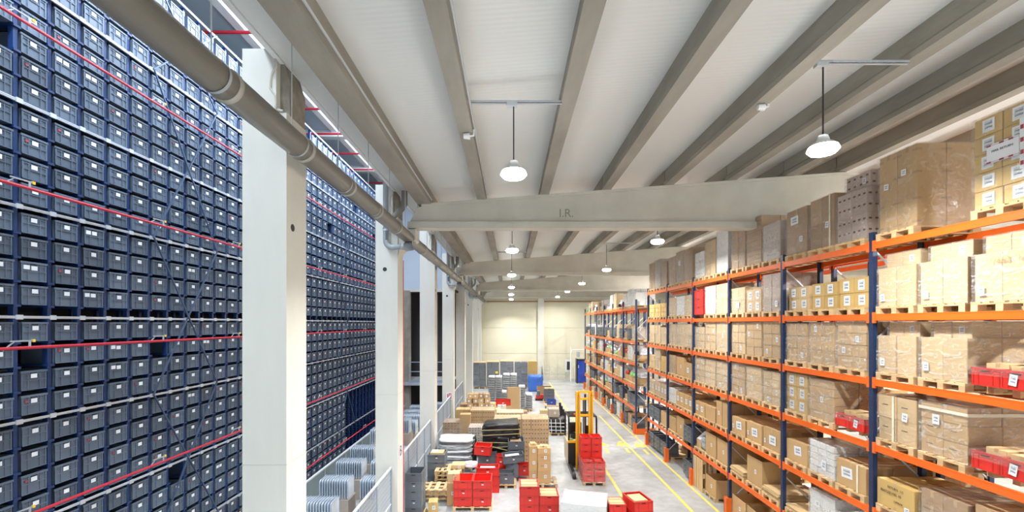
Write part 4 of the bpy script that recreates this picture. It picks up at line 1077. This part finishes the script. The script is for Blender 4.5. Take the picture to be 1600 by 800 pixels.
# -- white wrapped block
t = thing('white_wrapped_block', 'large white film-wrapped block on a pallet at the bottom of the aisle', 'wrapped block', (2.22, 13.25, 0), R(-14))
pallet(t, (0, 0, 0), False, M_wood, 1.3, 1.1)
def wblock():
    b = MB(); n = 8; W, D, Hh = 1.3, 1.05, .88
    for k in range(n + 1):
        for j in range(28):
            a = j / 28 * 4; s = int(a) % 4; u = a - int(a); P = [(-.5, -.5), (.5, -.5), (.5, .5), (-.5, .5)]; p, q = P[s], P[(s + 1) % 4]
            x, y = (p[0] + (q[0] - p[0]) * u) * W, (p[1] + (q[1] - p[1]) * u) * D; nz = 1 + .012 * noise.noise(Vector((x * 4, y * 4, k * .9)))
            b.v.append((x * nz, y * nz, Hh * k / n + (.02 * noise.noise(Vector((x * 3, y * 3, 5))) if k == n else 0)))
    for k in range(n):
        for j in range(28): j2 = (j + 1) % 28; b.f.append((k * 28 + j, k * 28 + j2, (k + 1) * 28 + j2, (k + 1) * 28 + j)); b.m.append(0)
    i = len(b.v); b.v.append((0, 0, Hh + .01))
    for j in range(28): b.f.append((n * 28 + j, n * 28 + (j + 1) % 28, i)); b.m.append(0)
    return b.me('wrapped_goods', mat('opaque_white_film', (.80, .81, .82), .25, bump=.3, bscale=5))
ob('wrapped_goods', wblock(), t, (0, 0, .145)); film(t, 1.33, 1.08, .9, M_film, 3, (0, 0, .14)); 
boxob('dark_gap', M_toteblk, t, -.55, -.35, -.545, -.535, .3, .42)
stack_crates('red crate with a carton inside, beside the yellow line at bottom', 3.5, 4.12, 12.9, .8, 1, 3, .30, rz=12, name='red_crate_stack')
t = find('beside the yellow line at bottom'); boxob('contents', M_cardl, t, -.22, .2, -.25, .25, .85, 1.03)
stack_crates('low red crates at the left foot of the tilted red crate', 2.9, 3.42, 13.0, .6, 1, 3, .26, rz=0, name='red_crate_stack', fill=True)
# -- reach truck
TXc, TYc = 3.12, 18.7
t = thing('reach_truck', 'yellow and black reach truck with its mast raised, behind red crates', 'truck', (TXc, TYc, 0))
for s in (-1, 1):
    b = MB(); x = s * .27; b.box(x - .09, x - .045, -.08, .12, .1, 3.40); b.box(x + .045, x + .09, -.08, .12, .1, 3.40); b.box(x - .05, x + .05, .06, .12, .1, 3.36)
    ob('mast_column', b.me('mast_column', M_ymast), t)
    b = MB(); b.box(x - .035, x + .035, -.05, .03, .2, 3.2); ob('inner_rail', b.me('inner_rail', mat('mast_inner', (.55, .28, .01), .4)), t)
for z in (3.32, 3.02, 2.32, .35): boxob('cross_member', M_ymast, t, -.2, .2, -.0, .08, z, z + .09)
b = MB(); b.tube([(.05, .1, .4), (.05, .1, 3.25)], .045, 12); b.tube([(-.02, .16, .4), (-.02, .16, 3.0)], .025, 8); ob('lift_cylinder', b.me('lift_cylinder', M_blk), t)
for s in (-1, 1):
    b = MB(); b.box(s * .22 - .06, s * .22 + .06, -1.35, -.05, .07, .11); b.box(s * .22 - .06, s * .22 + .06, -.1, -.05, .07, .6); ob('fork', b.me('fork', M_blk), t)
    b = MB(); x = s * .57; b.box(x - .065, x + .065, -1.0, .6, .04, .22); ob('support_leg', b.me('support_leg', M_blk), t)
    b = MB(); b.tube([(x - .05, -.88, .14), (x + .05, -.88, .14)], .14, 16); ob('wheel', b.me('wheel', mat('tyre', (.05, .05, .05), .6)), t)
b = MB(); b.prism([(-.62, .12), (.62, .12), (.62, 1.0), (.5, 1.12), (-.5, 1.12), (-.62, 1.0)], .55, 1.75); ob('chassis', b.me('chassis', M_beige), t)
b = MB(); b.box(-.64, -.30, .38, .55, .12, 1.15); b.box(.1, .62, .38, .55, .12, 1.05); ob('front_cowl', b.me('front_cowl', M_blk), t)
boxob('side_panel', M_beige, t, -.66, -.62, .40, 1.6, .2, 1.12); boxob('yellow_trim', M_ymast, t, -.66, -.28, .36, .40, 1.10, 1.2)
b = MB(); b.box(-.45, .1, .95, 1.5, 1.12, 1.28); b.box(-.45, .1, 1.4, 1.55, 1.25, 1.75); ob('seat', b.me('seat', M_blk), t)
b = MB(); b.bar((-.25, .6, 1.1), (-.2, .75, 1.45), .05); b.tube([(-.34, .75, 1.46), (-.06, .75, 1.46)], .03, 8); ob('steering_column', b.me('steering_column', M_blk), t)
b = MB()
for x in (-.60, .60):
    b.tube([(x, .42, 1.0), (x, .46, 2.12), (x, .55, 2.2), (x, 1.6, 2.2), (x, 1.7, 2.1), (x, 1.72, 1.05)], .04, 8)
for y in (.55, .76, .97, 1.18, 1.39, 1.6): b.box(-.6, .6, y - .015, y + .015, 2.18, 2.22)
ob('overhead_guard', b.me('overhead_guard', M_blk), t)
b = MB(); b.tube([(-.3, .7, 2.22), (-.3, .7, 2.3)], .05, 10); ob('beacon', b.me('beacon', M_orange), t)
b = MB(); b.tube([(-.48, .5, 1.16), (-.48, .5, 1.26)], .05, 10); ob('control_knob', b.me('control_knob', M_green), t)
b = MB(); b.box(.05, .25, .15, .2, .9, 1.9); ob('hose_guard', b.me('hose_guard', M_blk), t)
# red crates on its forks
t = thing('red_crate_load', 'film-wrapped red crates on a pallet on the truck forks', 'crates', (3.22, 17.62, 0.0))
pallet(t, (0, 0, 0.0), False, M_wood, .86, 1.2)
for c_ in range(2):
    for k in range(2):
        for r in range(3 if k == 0 else 6):
            ob('crate', crate_me(.425, .595, .262, M_redp, M_redr), t, (-.215 + .43 * c_, -.3 + .6 * k, .145 + .262 * r))
film(t, .90, 1.24, .74, M_filmk, 1, (0, 0, .12)); b = MB()
# -- middle cluster of crates
zp = pallet(None, (-.18, 17.15, 0), False, M_wood, .8, .8); tag(zp, 'low pallet under the grey crate in the middle cluster', 'pallet')
crate1('grey open crate on a low pallet in the middle cluster', -.18, 17.05, .145, .62, .5, .40, M_greyp, 0)
crate1('tilted grey crate lying on the crates behind the black-film heap foot', .10, 17.75, .73, .85, .6, .30, M_greyp, 6, (0, -5), M_sackw)
crate1('grey crate with papers, topmost beside the black heap', .22, 18.75, 1.02, .68, .6, .36, M_greyp, 4, (8, 0), M_cardd)
crate1('grey crate under the topmost grey crate', .22, 18.6, .60, .70, .6, .38, M_greyp, 0)
crate1('grey crate at the bottom under the stacked grey crates', .20, 18.6, .16, .72, .6, .40, M_greyp, 0)
crate1('lower red crate half hidden behind the grey crates', .55, 17.9, .16, .78, .45, .42, M_redp, 0)
crate1('grey crate carrying the tilted grey crate', .05, 17.72, .16, .5, .5, .56, M_greyp, 0)
crate1('bright red crate tipped on top left of the cluster', -1.12, 17.9, 1.0, .68, .5, .36, M_redp, -5, (4, 3))
crate1('grey crate under the tipped red crate', -.95, 18.0, .56, .75, .55, .40, M_greyp, 3)
crate1('grey crate at floor level under the tipped red crate', -.95, 18.0, .0, .75, .55, .54, M_greyp, 0)
crate1('upper red crate between the grey crates', -.40, 17.9, .50, .38, .45, .44, M_redp, 0)
crate1('lower red crate between the grey crates', -.40, 17.9, .0, .42, .45, .48, M_redp, 0)
crate1('red crate behind the front red stack, holding white bags', -.85, 16.55, .62, .85, .5, .30, M_redp, 0, (0, 0), M_sackw)
crate1('red crate at floor level behind the front red stack', -.85, 16.55, .30, .85, .5, .31, M_redp, 0)
crate1('bottom red crate behind the front red stack', -.85, 16.55, .0, .85, .5, .30, M_redp, 0)
# -- tall cartons, centre
zp = pallet(None, (1.22, 17.25, 0), True, M_wood2, 1.15, .85); tag(zp, 'weathered pallet under the tall cartons in the centre', 'pallet')
z = .145
for n_, h in enumerate((.48, .52, .40)): cart1('narrow tall carton, %s of the left column on the centre pallet' % ['bottom', 'middle', 'top'][n_], .86, 17.2, z, .32, .5, h, M_card, 0); z += h
z = .145
for n_, h in enumerate((.46, .34, .30, .22)): cart1('wide carton, %s of the right column on the centre pallet' % ['bottom', 'second', 'third', 'top'][n_], 1.28, 17.15 + .02 * n_, z, .50, .5, h, M_card, 2 * (n_ % 2), 'lines' if n_ in (1, 2) else 'tape'); z += h
cart1('small pale carton lying on the left tall column', .86, 17.2, 1.545, .22, .3, .08, M_cardl, 8, lb=False)
cart1('small pale carton lying on the right tall column', 1.28, 17.2, 1.465, .3, .3, .06, M_cardl, -8, lb=False)
# -- left side: grey crates with cardboard, pallets, cartons
stack_crates('grey crates with cardboard in the top, beside the third column', -3.20, -2.52, 16.9, .75, 1, 4, .27, M_greyp, name='grey_crate_stack', labels=True)
t = find('grey crates with cardboard in the top'); boxob('cardboard', M_cardl, t, -.25, .25, -.25, .2, 1.1, 1.27); boxob('cardboard', M_lab, t, -.2, .02, -.2, .1, 1.27, 1.29)
for k in range(5):
    zp = pallet(None, (-2.35 + .02 * (k % 2), 16.95, k * .15), False, M_wood, 1.0, .9); tag(zp, 'wooden pallet, %s in the stack of five beside the red crates' % ['bottom', 'second', 'third', 'fourth', 'topmost'][k], 'pallet', 'stacked pallets at the left')
for k in range(3):
    zp = pallet(None, (-2.62, 15.85, k * .15), True, M_wood, 1.2, .8); tag(zp, 'pale pallet, %s of the low stack left of the front red crates' % ['bottom', 'middle', 'top'][k], 'pallet')
cart1('upright carton left of the front red crate stack', -2.02, 15.35, 0, .34, .4, .78, M_card, 0)
cart1('upper carton on the upright carton left of the red stack', -1.98, 15.4, .78, .40, .4, .30, M_cardl, 4)
cart1('pale carton on the stacked pallets', -2.0, 16.95, .755, .5, .5, .14, M_cardl, 0)
t = thing('white_bag', 'small white bag with pink print behind the red crates', 'bag', (-1.52, 16.95, .75)); ob('bag', lump_me(.5, .4, .22, M_sackw, 2, .2, 3), t)
cart1('small yellowish carton on the floor at the bottom left', -2.58, 14.7, 0, .30, .4, .38, M_cardy, 6)
stack_crates('dark grey crates beside the second column at bottom left', -3.36, -2.82, 14.0, .7, 1, 5, .27, M_greyp, name='grey_crate_stack')
stack_crates('dark grey crates standing behind the second column', -3.22, -2.62, 12.0, .6, 1, 3, .27, M_greyp, name='grey_crate_stack', pal=False) if False else None
# -- silver heap
t = thing('flat_bundle_heap', 'heap of silver wrapped flat bundles with blue print', 'bundles', (-2.38, 19.2, 0)); pallet(t, (0, 0, 0), False, M_wood2, 1.5, 1.2)
z = .145; r3 = random.Random(3)
for k in range(16):
    ob('bundle', lump_me(1.45, 1.2, .085, M_silver if k % 3 else M_sackw, k % 4, .09, 9, 24, 6, True), t, (r3.uniform(-.07, .07), r3.uniform(-.06, .06), z), (0, R(r3.uniform(-1.8, 1.8)), R(r3.uniform(-4, 4)))); z += .073
for x in (-.45, -.18, .1, .35): boxob('blue_print', M_blue, t, x, x + .16, -.635, -.625, .50, .58)
for k in range(2): boxob('dark_base', M_greyp, t, -.7, .7, -.64, -.62, .03 + .2 * k, .12 + .2 * k)
b = MB(); ob('black_sheet', lump_me(.25, 1.0, 1.2, M_black, 2, .2, 3), t, (.78, .1, 0))
# -- black wrapped heap
t = thing('black_wrapped_heap', 'tall leaning heap wrapped in black film with olive straps', 'wrapped heap', (-.42, 19.4, 0)); pallet(t, (0, 0, 0), False, M_wood2, 1.6, 1.2)
z = .14
for k in range(6):
    ob('black_bundle', lump_me(1.66 - .03 * k, 1.25, .42 if k < 5 else .34, M_black, k % 4, .09, 12, 36, 10, True), t, ((.0, .03, -.02, .0, -.03, .03)[k], 0, z), (0, R((.6, -1, 1, -.8, 1, -3)[k]), 0)); z += .295
for k, zz in enumerate((.32, .62, .95, 1.22, 1.5, 1.72)):
    b = MB(); dz = (.05, -.08, .12, -.05, .08, .05)[k]; b.bar((-.84, -.66, zz), (.84, -.66, zz + dz), .02, .028); b.bar((-.85, -.64, zz), (-.85, .6, zz), .02, .028)
    ob('strap', b.me('strap', M_strap), t)
b = MB(); b.bar((-.8, -.69, 1.15), (.8, -.69, .75), .02, .04); ob('strap', b.me('strap', M_strap), t)
# -- carton heaps left and centre
cstack('slotted cartons under cloudy film beside the third column', 684, 728, 700, 660, 1.0, 3, 4, M_cardd, 'slots', M_filmw)
cstack('film-wrapped cartons with white top just left of the black heap', 732, 768, 712, 668, .9, 2, 5, M_cardg, 'slots', M_filmw)
cstack('tall slotted carton stack right of the black heap', 816, 857, 728, 655, 1.1, 3, 5, M_card, 'slots', F)
cstack('cartons behind the black heap, left of the slotted stack', 772, 814, 706, 655, 1.1, 3, 4, M_card, 'slots', F)
cstack('wide slotted carton stack near the fourth column', 735, 772, 694, 641, 1.0, 2, 3, M_card, 'slots', F)
cstack('low cartons right behind the wide slotted stack', 776, 818, 690, 645, 1.0, 3, 4, M_cardl, 'slots', FW)
cstack('plain cartons in front of the fourth column', 712, 734, 690, 640, .7, 2, 3, M_card, 'tape')
cstack('narrow plain carton stack before the fourth column', 718, 735, 700, 648, .5, 1, 3, M_card, 'plain')
t = thing('carton_heap', 'heap of small loose cartons with dark openings', 'cartons', (-1.75, 26.5, 0)); pallet(t, (0, 0, 0), False, M_wood, 1.7, 1.3)
r4 = random.Random(8); z = .145
for lvl in range(7):
    for k in range(5 if lvl < 5 else 4):
        o = ob('carton', carton_me(.32, .5, .27, r4.choice([M_card, M_cardl, M_cardd]), 'tape'), t, (-.68 + .34 * k + r4.uniform(-.03, .03), r4.uniform(-.12, .08), z), (0, 0, r4.uniform(-.1, .1)))
        ob('label', label_me(.10, .10, M_lab), o, (0, -.255, .14))
    z += .275
for k in range(4):
    zp = pallet(None, (-1.75, 28.3, k * .15), False, M_wood2, 1.6, 1.2); tag(zp, 'wooden pallet, %s of the stack behind the carton heap' % ORD[k], 'pallet', 'pallets behind the carton heap')
cart1('brown carton at the left edge of the carton heap', -2.75, 27.4, 0, .7, .8, 1.3, M_cardd)
for k, (u, v, w_, h_) in enumerate(((775, 678, .55, 1.15), (789, 676, .5, .95))): 
    Y = FZ(v) + 1.5; cart1('tan carton, %s of the pair behind the low cartons' % ['left', 'right'][k], FX(u, Y), Y, 0, w_, .6, h_, M_cardl)
# red box cluster further back
Y = 29.0
crate1('flat red crate among the far goods', FX(786, Y), Y, .9, 1.0, .6, .35, M_redp)
cart1('carton under the flat red crate', FX(786, Y), Y, 0, 1.0, .8, .9, M_cardl)
cart1('small white box on the far cartons', FX(782, Y) + .1, Y - .5, 0, .55, .3, 1.0, M_cardw)
cart1('low orange carton beside the far red crate', FX(806, 27.5), 27.5, .15, .85, .7, .55, M_cardy, 0, 'slots'); zp = pallet(None, (FX(806, 27.5), 27.5, 0), False, M_wood, .9, .8); tag(zp, 'pallet under the low orange carton', 'pallet')
cart1('dark brown carton beside the low orange carton', FX(819, 27.6), 27.6, 0, .42, .5, .8, M_cardd, 0, 'slots')
# metal part stacks
def parts_stack(lab, u0, u1, Y, h, m=M_silver):
    x0, x1 = FX(u0, Y), FX(u1, Y); t = thing('metal_goods_stack', lab, 'goods', ((x0 + x1) / 2, Y, 0), 0, 'stacks of grey metal goods'); pallet(t, (0, 0, 0), False, M_wood, x1 - x0, .9)
    W = x1 - x0; z = .145; n = int(h / .16); cols = max(1, round(W / .45))
    for k in range(n):
        for c_ in range(cols):
            def pm():
                b = MB(); a = W / cols * .45; b.box(-a, a, -.42, .42, .0, .03); b.box(-a, a, -.42, -.38, .03, .12); b.box(-a, a, .38, .42, .03, .12); b.box(-a * .5, a * .5, -.40, .40, .03, .10)
                return b.me('metal_part', m)
            ob('metal_part', cached(('mp', round(W, 2), cols, m.name), pm), t, (-W / 2 + (c_ + .5) * W / cols, r4.uniform(-.03, .03), z))
        z += .155
    for c_ in range(cols): ob('foil_top', lump_me(W / cols * .9, .85, .14, M_sackw, 1, .12, 8, 20, 5, True), t, (-W / 2 + (c_ + .5) * W / cols, 0, z))
parts_stack('left stack of grey metal goods before the dark crate wall', 763, 785, 32.0, 2.3)
parts_stack('middle stack of grey metal goods before the dark crate wall', 786, 808, 33.5, 2.35)
parts_stack('stack of grey metal goods right of the cream panel', 810, 821, 31.5, 1.7)
parts_stack('lowest stack of grey metal goods at the right', 821, 832, 31.8, 1.0)
parts_stack('grey metal goods between the panel and the left stack', 784, 792, 31.0, 1.4)
t = thing('cream_panel', 'large plain cream panel standing on edge among far goods', 'panel', (FX(803, 30.2), 30.2, 0))
boxob('board', M_cardl, t, -.44, .40, -.03, .03, 0, 1.9); boxob('side_board', M_cardw, t, .40, .46, -.03, .5, 0, 1.95)
# dark crate wall: four towers
for k, (u0, u1, vt) in enumerate(((739, 759, 567), (760, 780, 566), (781, 803, 565), (803.5, 825, 566))):
    Y = 42.35; x0, x1 = FX(u0, Y), FX(u1, Y); hh = top_h(vt, Y) - .15; t = thing('dark_crate_tower', '%s tall tower of dark crates from the left, before the back wall' % ORD[k], 'crates', ((x0 + x1) / 2, Y + .6, 0), 0, 'towers of dark crates'); pallet(t, (0, 0, 0), False, M_wood, x1 - x0, 1.2)
    W = x1 - x0 - .06; n = 9
    for r in range(n):
        for c_ in range(2):
            ob('crate', crate_me(W / 2 - .01, 1.15, hh / n - .004, M_greyp), t, (-W / 4 + c_ * W / 2, 0, .145 + r * hh / n))
    if k != 3: boxob('cardboard_lid', M_cardl, t, -W / 2, W / 2, -.58, .58, .145 + hh, .145 + hh + .06)
    film(t, W + .03, 1.2, hh, M_film, k, (0, 0, .145))
    if k == 1: boxob('yellow_note', M_yel, t, .25, .5, -.63, -.61, 1.45, 1.65)
cart1('big orange carton near the back wall', FX(832, 46), 46, 1.35, .95, 1.0, 1.0, M_cardy, 0, lb=False); cart1('lower carton under the big orange carton', FX(832, 46), 46, 0, .95, 1.0, 1.35, M_card, 0, lb=False)
t = thing('tarp_covered_goods', 'goods under a bright blue tarpaulin near the back wall', 'tarpaulin', (FX(837, 40.5), 41, 0)); ob('tarp', lump_me(1.35, 1.3, 1.45, M_blue, 2, .09, 7, 28, 12, True), t)
t = open_carton((FX(851, 37), 37.4, 0), 0, 'brown open carton in front of the blue tarpaulin', 1.2, 1.0, .75, M_cardd)
t = thing('red_machine_part', 'small red and dark equipment before the brown open carton', 'equipment', (FX(843, 36), 36, 0)); boxob('body', M_redp, t, -.3, .35, -.2, .2, .05, .45); boxob('base', M_blk, t, -.35, .35, -.25, .25, 0, .15); ob('drum', lump_me(.3, .3, .5, M_greyp, 1, .1, 3), t, (-.1, -.1, .3))
stack_crates('grey crates right of the far goods, by the yellow line', FX(850, 34.6), FX(866.5, 34.6), 34.6, .9, 1, 4, .235, M_greyp, name='grey_crate_stack', labels=False)
cart1('flat carton lying on the far grey crates', FX(858, 34.8), 35, 1.09, .7, .6, .06, M_cardl, lb=False)
# blue crate, pallet goods left of the truck
t = thing('side_table', 'small worn table under the blue crate', 'table', (FX(861.5, 29.5), 29.5, 0)); boxob('top', M_cardl, t, -.45, .45, -.4, .4, .78, .84)
for sx in (-.4, .36):
    for sy in (-.36, .32): boxob('leg', M_blk, t, sx, sx + .04, sy, sy + .04, 0, .78)
crate1('small blue crate standing on the table', FX(861.5, 29.5), 29.5, .84, .6, .4, .34, mat('blue_crate_plastic', (.05, .10, .48), .4))
cart1('pale carton left of the table with the blue crate', FX(851, 28.5), 28.5, 0, .6, .6, .7, M_cardl)
t = thing('strapped_black_bundles', 'black bundles wrapped with white straps on a pallet', 'bundles', (2.66, 25.2, 0)); pallet(t, (0, 0, 0), False, M_wood, 1.0, 1.2)
for k in range(4): ob('bundle', lump_me(1.02, 1.2, .22, M_black, k, .05, 7), t, (0, 0, .14 + k * .19))
for x in (-.38, -.13, .13, .38): b = MB(); b.bar((x, -.63, .14), (x - .04, -.63, .92), .035, .03); ob('strap', b.me('strap', M_lab), t)
for z_ in (.32, .52, .72): b = MB(); b.bar((-.52, -.635, z_), (.52, -.635, z_ - .02), .03, .035); ob('strap', b.me('strap', M_lab), t)
cart1('brown carton on the strapped black bundles', 2.45, 25.4, .93, .6, .7, .45, M_cardg)
t = thing('rolled_black_parts', 'black rolled parts leaning behind the strapped bundles', 'rolls', (3.05, 26.4, 0))
for k in range(3): b = MB(); b.tube([(k * .1, k * .1, 0), (-.1 + k * .1, .1, 1.5 - .2 * k)], .07, 8); ob('roll', b.me('roll', M_blk), t)
# -- at the back wall
t = thing('blue_cabinet', 'tall blue cabinet with a dark top by the back wall', 'cabinet', (FX(908, 46.5), 46.5, 0)); boxob('body', mat('deep_blue_paint', (.02, .06, .42), .35), t, -.42, .45, -.4, .4, .1, 2.35); boxob('frame', M_blk, t, -.55, -.42, -.42, .4, .0, 2.55); boxob('top', M_blk, t, -.42, .5, -.42, .42, 2.35, 2.5)
boxob('vent', M_galv, t, -.38, -.3, -.42, -.40, 1.6, 1.9)
t = thing('wall_board', 'white notice board with a dark picture beside the pipe frame', 'board', (FX(888, 48), 48, 0)); boxob('board', M_lab, t, -.36, .26, -.02, .02, 1.0, 2.3); boxob('picture', M_dark, t, -.16, .16, -.03, -.02, 1.2, 2.1); boxob('post', M_galv, t, -.03, .03, .02, .08, 0, 1.2)
t = thing('pipe_frame', 'white pipe frame bending over beside the blue cabinet', 'pipe', (FX(892, 47.5), 47.5, 0)); b = MB(); b.tube([(0, 0, 0), (0, 0, 3.7)] + [(.05, 0, 3.8)], .05, 8); b.tube([(0, 0, 3.15), (.15, 0, 3.4), (1.6, 0, 3.4)], .05, 8); ob('pipe', b.me('pipe', M_white, True), t)
b = MB(); b.box(.6, .95, -.1, .1, 2.6, 3.2); ob('control_box', b.me('control_box', M_galv), t)
t = thing('steel_barrier', 'low steel barrier frames before the back wall', 'barrier', (FX(846, 49), 49, 0))
for k in range(5): b = MB(); b.tube([(k * .9, 0, 0), (k * .9, 0, 1.5)], .03, 6); ob('post', b.me('post', M_galv), t)
for z_ in (.4, .8, 1.2): b = MB(); b.tube([(0, 0, z_), (3.6, 0, z_)], .02, 6); ob('rail', b.me('rail', M_galv), t)
for k in range(3): b = MB(); b.bar((k * .9, .02, 1.2), (k * .9 + .8, .02, .1), .03); ob('diagonal', b.me('diagonal', M_galv), t)
b = MB(); b.prism([(-.15, 0), (.15, 0), (0, 1.7)], -.05, .05); tag(ob('dark_wedge', b.me('dark_wedge', M_greyp), None, (FX(847, 48.2), 48.2, 0)), 'narrow dark pointed board against the back wall pillar', 'board')
